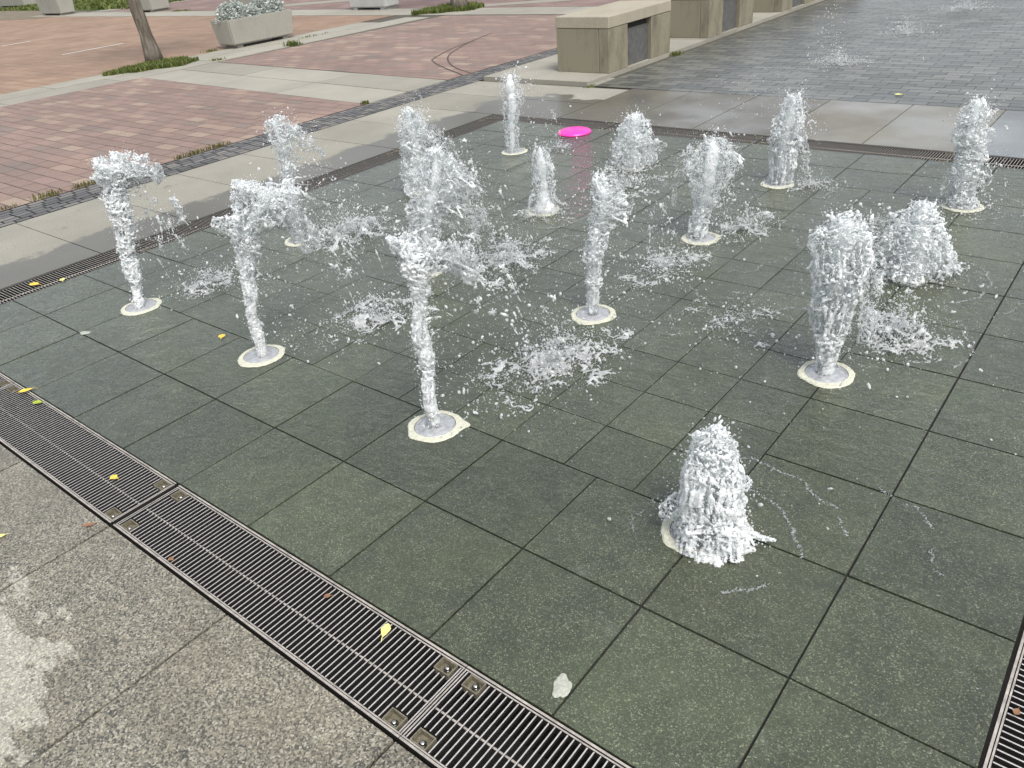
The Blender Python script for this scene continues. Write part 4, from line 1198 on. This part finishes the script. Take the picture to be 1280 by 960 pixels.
jet('J6', rag=.3, fq=1.75, lobes=[[(.085,.07,.022),(.125,.04,.014),(.165,.018,.008),(.20,.012,.005)],[(-.025,.33,.024),(-.03,.36,.016),(-.03,.375,.008)],[(.03,.335,.026),(.036,.365,.015),(.036,.378,.007)],[(.05,.03,.03),(.09,-.02,.02),(.12,-.01,.008)],[(-.07,.12,.03),(-.10,.09,.025),(-.115,.05,.014)],[(.08,.21,.02),(.105,.215,.02),(.12,.21,.012)]], label='short fat white gush of water nearest the camera, right foreground', land=None, cloud=130, stream=0, lig=34, holes=.8, core_r=.0046, head=.8, rough=.58, foam=1.15, spread=.34,
    sheets=[(.06, 0.1, .62, .25, .5, .13), (.05, .9, .55, .2, .6, .12), (.16, 3.0, .35, .5, .4, .1), (.04, 2.4, .5, .2, .5, .1), (.03, 1.5, .75, .1, .7, .12), (.03, .5, .8, .08, .6, .13)], wind=(0, 0))
jet('J7', lobes=[[(.0,.72,.022),(.05,.67,.04),(.11,.61,.042),(.18,.55,.034),(.25,.47,.018)]], rag=0.9, label='slender water jet in the second row at the left, tip blown to the right', land=(-1.84, 1.66), cloud=560, stream=60, lig=44,
    sheets=[(.62, -.3, .8, .6, .5, .14)], wind=(.1, .5))
jet('J8', lobes=[[(.13,.5,.05),(.22,.44,.055),(.30,.34,.055),(.34,.23,.04)],[(.15,.3,.05),(.25,.26,.05),(.34,.27,.04)]], rag=0.9, label='wide ragged water jet left of centre, spilling a glassy curtain rightwards', land=(-.66, 1.75), cloud=640, stream=60, lig=52, holes=.26,
    sheets=[(.5, -.2, 1.1, .3, .5, .16), (.42, -.5, 1.0, .2, .6, .16), (.35, .1, .9, .4, .6, .15)], wind=(.1, .4))
jet('J9', rag=.1, label='straight white water jet in the far row, left of the pink disc', land=(-1.75, 3.75), cloud=200, stream=22, lig=20, holes=.5, wind=(.05, .3))
jet('J10', label='small smooth cone of water with a splashing skirt, in the third row', land=None, cloud=160, stream=0, lig=24, holes=.7, head=.9, spread=.35, rough=.55,
    sheets=[(.3, .0, .35, .3, .7, .14)], wind=(.05, .05))
jet('J11', lobes=[[(.06,.25,.06),(.14,.17,.055),(.2,.08,.04)],[(-.02,.22,.05),(-.10,.12,.04)]], rag=0.35, label='round-headed water jet in the far row, right behind the forked one', land=(-.8, 3.2), cloud=520, stream=36, lig=40, holes=.45, core_r=.0056, head=.8,
    sheets=[(.2, -.2, .6, .3, .6, .13)], wind=(.0, .1))
jet('J12', lobes=[[(-.02,.45,.05),(-.09,.40,.04),(-.13,.30,.024),(-.14,.18,.014)],[(.09,.46,.05),(.16,.44,.034),(.19,.36,.018)]], rag=0.9, label='mushroom-headed water jet in the third row, drooping on both sides', land=(.2, 2.72), cloud=640, stream=50, lig=60, holes=.32, core_r=.0054, head=.7,
    sheets=[(.45, -.3, .75, .4, .6, .15), (.42, 2.9, .6, .5, .6, .14)], wind=(.0, .05))
jet('J13', lobes=[[(.05,.4,.03),(.10,.3,.03),(.14,.18,.025),(.16,.07,.02)]], rag=0.2, label='tall water jet in the far row leaning right, before the far drain', land=(.3, 3.62), cloud=300, stream=26, lig=34, holes=.48, core_r=.0056,
    sheets=[(.3, 0, .5, .3, .5, .13)], wind=(.06, .1))
jet('J14', lobes=[[(.02,.35,.03),(.05,.25,.03),(.07,.1,.028)],[(-.05,.3,.02),(-.09,.17,.022),(-.1,.06,.02)]], rag=0.25, label='rightmost tall water jet, in the far row before the far drain', land=(1.25, 3.75), cloud=380, stream=24, lig=34, holes=.45, core_r=.0056,
    sheets=[(.3, 0, .45, .2, .5, .12)], wind=(.03, .05))
jet('J15', lobes=[[(-.05,.25,.05),(-.14,.24,.045),(-.2,.19,.03)],[(.08,.12,.04),(.15,.05,.03),(.2,.02,.015)]], rag=0.25, label='squat broad water jet in the third row at the right, behind the thick column', land=None, cloud=420, stream=0, lig=40, holes=.5, core_r=.0058, head=.9,
    sheets=[(.24, 3.0, .7, .35, .6, .14), (.15, 0, .5, .2, .6, .12)], wind=(-.1, 0))
jet('J16', lobes=[[(.06,.5,.05),(.15,.42,.055),(.24,.3,.055),(.32,.17,.045),(.38,.07,.025)]], rag=0.6, label='tall white water jet in the third row left of centre, behind the ragged one', land=(-1.75, 2.5), cloud=460, stream=40, lig=40, holes=.42, core_r=.0056, head=.7,
    sheets=[(.4, -.2, .7, .3, .5, .16)], wind=(.1, .15))

# splashes where falling water lands
def splash(x, y, rx, ry, h, n, seed, label, net=1.0, rot=0.0):
    r = np.random.default_rng(seed)
    P, Q, D, DR = [], [], [], []
    step = .0038
    o = r.uniform(0, 40); co, si = math.cos(rot), math.sin(rot)
    nx, ny = int(rx * 1.35 / step), int(ry * 1.35 / step)
    for i in range(-nx, nx + 1):
        for j in range(-ny, ny + 1):
            X, Y = i * step, j * step
            f = (X / rx) ** 2 + (Y / ry) ** 2
            if f > 1.8: continue
            p = np.array([X * co - Y * si, X * si + Y * co, 0.0])
            a = abs(nz(p, 24, o)); b = abs(nz(p, 47, o + 5)); c = abs(nz(p, 88, o + 7)); dens = nz(p, 7.5, o + 9); pat = nz(p, 15, o + 4)
            thr = (.10 * (1.2 - f * .75) + .17 * dens + .13 * pat) * net
            m = max(thr - a, thr * .8 - b, thr * .5 - c)
            if m > 0 and f < 1.25 + .9 * dens:
                zz = .002 + max(0, nz(p, 11, o + 2) + .05) * h * .9 * max(0, 1 - .8 * f) + max(0, nz(p, 40, o + 3)) * .014
                P.append(p + np.array([r.normal(0, .0008), r.normal(0, .0008), zz])); Q.append(min(.0046, .0019 + m * .035))
    for k in range(int(n * .11)):      # spikes and small crowns
        a = r.uniform(0, 6.28); q = math.sqrt(r.random()) * .8
        p0 = np.array([rx * q * math.cos(a), ry * q * math.sin(a), .004]); p0 = np.array([p0[0] * co - p0[1] * si, p0[0] * si + p0[1] * co, .004])
        v = np.array([math.cos(a) * r.uniform(.1, .9), math.sin(a) * r.uniform(.1, .9), r.uniform(.3, 1.0) * math.sqrt(19.6 * h) * .8])
        ligament(P, Q, p0, v, 0, r.uniform(.02, .06), r.uniform(.0020, .0040), r)
    for k in range(int(n * 3.0)):
        a = r.uniform(0, 6.28); q = abs(r.normal(0, .72))
        X, Y = rx * q * math.cos(a), ry * q * math.sin(a)
        z = .003 + r.exponential(h * .38) * math.exp(-q * .7)
        D.append((X * co - Y * si, X * si + Y * co, z)); DR.append(min(.0058, .0008 * r.pareto(1.9) + .0012))
    ob = skin('water_splash', np.array(P), Q, .0030 if y < 2 else .0038 if y < 5 else .0046, M['spray'], loc=(x, y, 0))
    tag(ob, label, 'splash', 'splashes where the water lands')
    at = ob.data.attributes.new('foam', 'FLOAT', 'POINT'); at.data.foreach_set('value', np.full(len(ob.data.vertices), .5, np.float32))
    split_loose(ob, 'torn_water')
    s_ = droplets('spray', D, DR, M['drop'], ob, seed); s_['kind'] = 'stuff'
    return ob
SP = [(-1.93, .71, .13, .16, .10, 420, 'splash on the tiles right of the leftmost nozzle'),
      (-.76, .86, .17, .22, .09, 460, 'splash of torn foam just left of the thin centre foreground jet'),
      (.24, .95, .20, .30, .10, 900, 'largest splash, spread of white foam right of the thin centre foreground jet'),
      (-1.80, 1.62, .20, .30, .17, 800, 'spray-filled splash right of the slender jet in the second row'),
      (-.62, 1.72, .18, .26, .14, 620, 'splash below the glassy curtain of the wide ragged jet'),
      (.16, 2.06, .15, .26, .08, 480, 'splash in front of the mushroom-headed jet, thin trails of foam'),
      (1.32, 1.84, .16, .20, .11, 620, 'splash right of the thick white column, before the squat jet'),
      (.28, 2.70, .13, .20, .09, 420, 'splash right of the mushroom-headed jet'),
      (-1.72, 2.45, .16, .26, .12, 420, 'splash on the tiles right of the tall white jet left of centre'),
      (-1.72, 3.72, .12, .16, .06, 160, 'faint splash just left of the pink disc'),
      (-.75, 3.1, .2, .26, .10, 420, 'splash under the round-headed jet in the far row'),
      (.32, 3.55, .14, .12, .06, 260, 'splash right of the leaning jet in the far row'),
      (1.2, 3.5, .17, .17, .05, 260, 'ring of splashes round the foot of the rightmost jet'),
      (1.2, 2.46, .22, .2, .06, 320, 'ring of splashes round the foot of the squat broad jet'),
      (.70, 1.62, .2, .28, .04, 240, 'thin scatter of drops on the tiles left of the thick column'),
      (-.9, 2.44, .16, .16, .06, 240, 'white skirt of splashes round the small cone of water')]
for k, (x, y, rx, ry, h, n, lab) in enumerate(SP):
    splash(x, y, rx * 1.12, ry * 1.12, h, n, 300 + k, lab, net=.5 if k in (9, 12, 13, 14) else .95)
for k, (x, y, lab) in enumerate([(-.86, 7.47, 'splash on the wet cobbles nearest the benches'), (-.75, 9.45, 'second splash on the wet cobbles, farther back'), (-.55, 11.5, 'farthest splash on the wet cobbles at the top edge')]):
    ob = splash(x, y, .26, .2, .16, 620, 340 + k, lab, net=.7)

# loose drops in the air and beads lying on the tiles: nobody could count them
r = np.random.default_rng(77)
D, DR = [], []
for k in range(6500):
    x, y = r.uniform(-2.5, 1.95), r.uniform(.55, 4.1)
    if nz((x, y, 0), 1.3, 4) + .4 * nz((x, y, 0), 4, 9) < .0 + max(0, 1.2 - y) * .35: continue
    z = .002 if r.random() < .55 else r.exponential(.11)
    D.append((x, y, z)); DR.append(min(.0042, .0006 * r.pareto(2.3) + .0010))
for k in range(150):    # drops falling before the far splashes
    t = r.random()
    D.append((-.95 + r.normal(0, .09), 7.35 + r.normal(0, .1), .03 + 1.0 * t)); DR.append(r.uniform(.002, .0055))
    D.append((-.7 + r.normal(0, .2), 5.2 + r.normal(0, .5), .03 + .25 * t)); DR.append(r.uniform(.0015, .004))
o = droplets('water_drops', D, DR, M['drop'], None, 9)
tag(o, 'loose water drops flying over and lying on the wet basin floor', 'water drops', kind='stuff')

# thin foam lines drifting on the wet floor
P, Q = [], []
def arc(cx, cy, rad, a0, a1, wob, seed, thick=.0026, keep=.8):
    q = np.random.default_rng(seed); n = int(abs(a1 - a0) * rad / .0022)
    for k in range(n):
        a = a0 + (a1 - a0) * k / n
        p = np.array([cx + rad * math.cos(a), cy + rad * math.sin(a), .002]); w = nz(p, 9, seed) * wob + nz(p, 31, seed) * wob * .4
        p[0] += math.cos(a) * w; p[1] += math.sin(a) * w
        g = nz(p, 26, seed + 3)
        if g > keep - .5: continue
        for m in range(4):
            P.append(p + np.array([q.normal(0, .0036), q.normal(0, .0036), q.uniform(-.0015, .0008)])); Q.append(thick * q.uniform(.6, 1.25))
for (cx, cy, rad, a0, a1, wob, keep) in [(1.21, .34, .26, .2, 1.9, .02, .75), (1.21, .34, .40, .55, 1.75, .03, .75), (1.21, .34, .62, .3, .95, .05, .62), (1.21, .34, .24, -.9, -.1, .03, .7), (1.21, .34, .2, 2.6, 3.7, .03, .6),
        (1.19, 3.51, .3, -.2, 1.5, .02, .8), (1.19, 3.51, .22, -1.6, -.3, .02, .7), (1.2, 2.46, .32, -.8, .9, .03, .7), (1.2, 2.46, .48, -.5, .6, .04, .6), (1.19, 1.4, .55, 1.9, 2.9, .06, .65), (.13, 3.51, .35, -.6, .7, .03, .65),
        (-.93, 2.46, .3, -1.0, .6, .03, .7), (-.93, 2.46, .5, -1.1, .2, .04, .6), (.13, 2.46, .5, -.9, .8, .06, .6), (.13, 1.4, .5, .2, 1.6, .08, .6), (-.9, 1.4, .55, -.4, 1.0, .08, .6), (-1.9, 3.5, .35, -.8, .5, .04, .6), (1.3, 1.8, .3, -.6, .9, .05, .65)]:
    arc(cx, cy, rad, a0, a1, wob, int(cx * 100 + cy * 37 + rad * 91) % 500 + 7, keep=keep)
o = skin('water_foam', P, Q, .0026, M['foam'])
tag(o, 'thin broken foam lines spreading over the wet tiles round the jets', 'foam', kind='stuff')
# ------------------------------------------------------------------ light and camera
SUN_EL, SUN_AZ = R(56), R(118)          # azimuth clockwise from +Y
w = bpy.data.worlds.new('World'); scene.world = w; w.use_nodes = True
nt = w.node_tree; nt.nodes.clear()
out = nt.nodes.new('ShaderNodeOutputWorld'); bg = nt.nodes.new('ShaderNodeBackground'); sky = nt.nodes.new('ShaderNodeTexSky')
sky.sky_type = 'NISHITA'; sky.sun_disc = False; sky.sun_elevation = SUN_EL; sky.sun_rotation = SUN_AZ
sky.air_density = 1.2; sky.dust_density = 4.0; sky.ozone_density = 1.0
hs = nt.nodes.new('ShaderNodeHueSaturation'); hs.inputs['Saturation'].default_value = .38
nt.links.new(sky.outputs[0], hs.inputs['Color']); nt.links.new(hs.outputs[0], bg.inputs[0]); nt.links.new(bg.outputs[0], out.inputs[0])
bg.inputs[1].default_value = .15
sl = bpy.data.lights.new('sun', 'SUN'); sl.energy = 1.5; sl.angle = R(20); sl.color = (1, .965, .91)
so = bpy.data.objects.new('sun', sl); COL.objects.link(so)
d = Vector((math.sin(SUN_AZ) * math.cos(SUN_EL), math.cos(SUN_AZ) * math.cos(SUN_EL), math.sin(SUN_EL)))
so.rotation_euler = d.to_track_quat('Z', 'Y').to_euler(); so.location = d * 30

cd = bpy.data.cameras.new('camera'); cam = bpy.data.objects.new('camera', cd); COL.objects.link(cam)
CR = [[0.780722, 0.619247, -0.083703], [0.264322, -0.448644, -0.853729], [-0.566222, 0.6444, -0.513947]]
CP = [1.94927, -1.28297, 1.59747]
cam.matrix_world = Matrix([[CR[0][i], -CR[1][i], -CR[2][i], CP[i]] for i in range(3)] + [[0, 0, 0, 1]])
cd.sensor_fit = 'HORIZONTAL'; cd.sensor_width = 36; cd.lens = 27.4268
cd.clip_start = .05; cd.clip_end = 1500
scene.camera = cam
scene.view_settings.view_transform = 'Standard'; scene.view_settings.look = 'None'
scene.view_settings.exposure = 0.78; scene.view_settings.gamma = 1.0
scene.render.engine = 'CYCLES'
c = scene.cycles
c.max_bounces = 10; c.diffuse_bounces = 4; c.glossy_bounces = 3; c.transmission_bounces = 6; c.transparent_max_bounces = 24
c.caustics_reflective = False; c.caustics_refractive = False
c.use_denoising = True
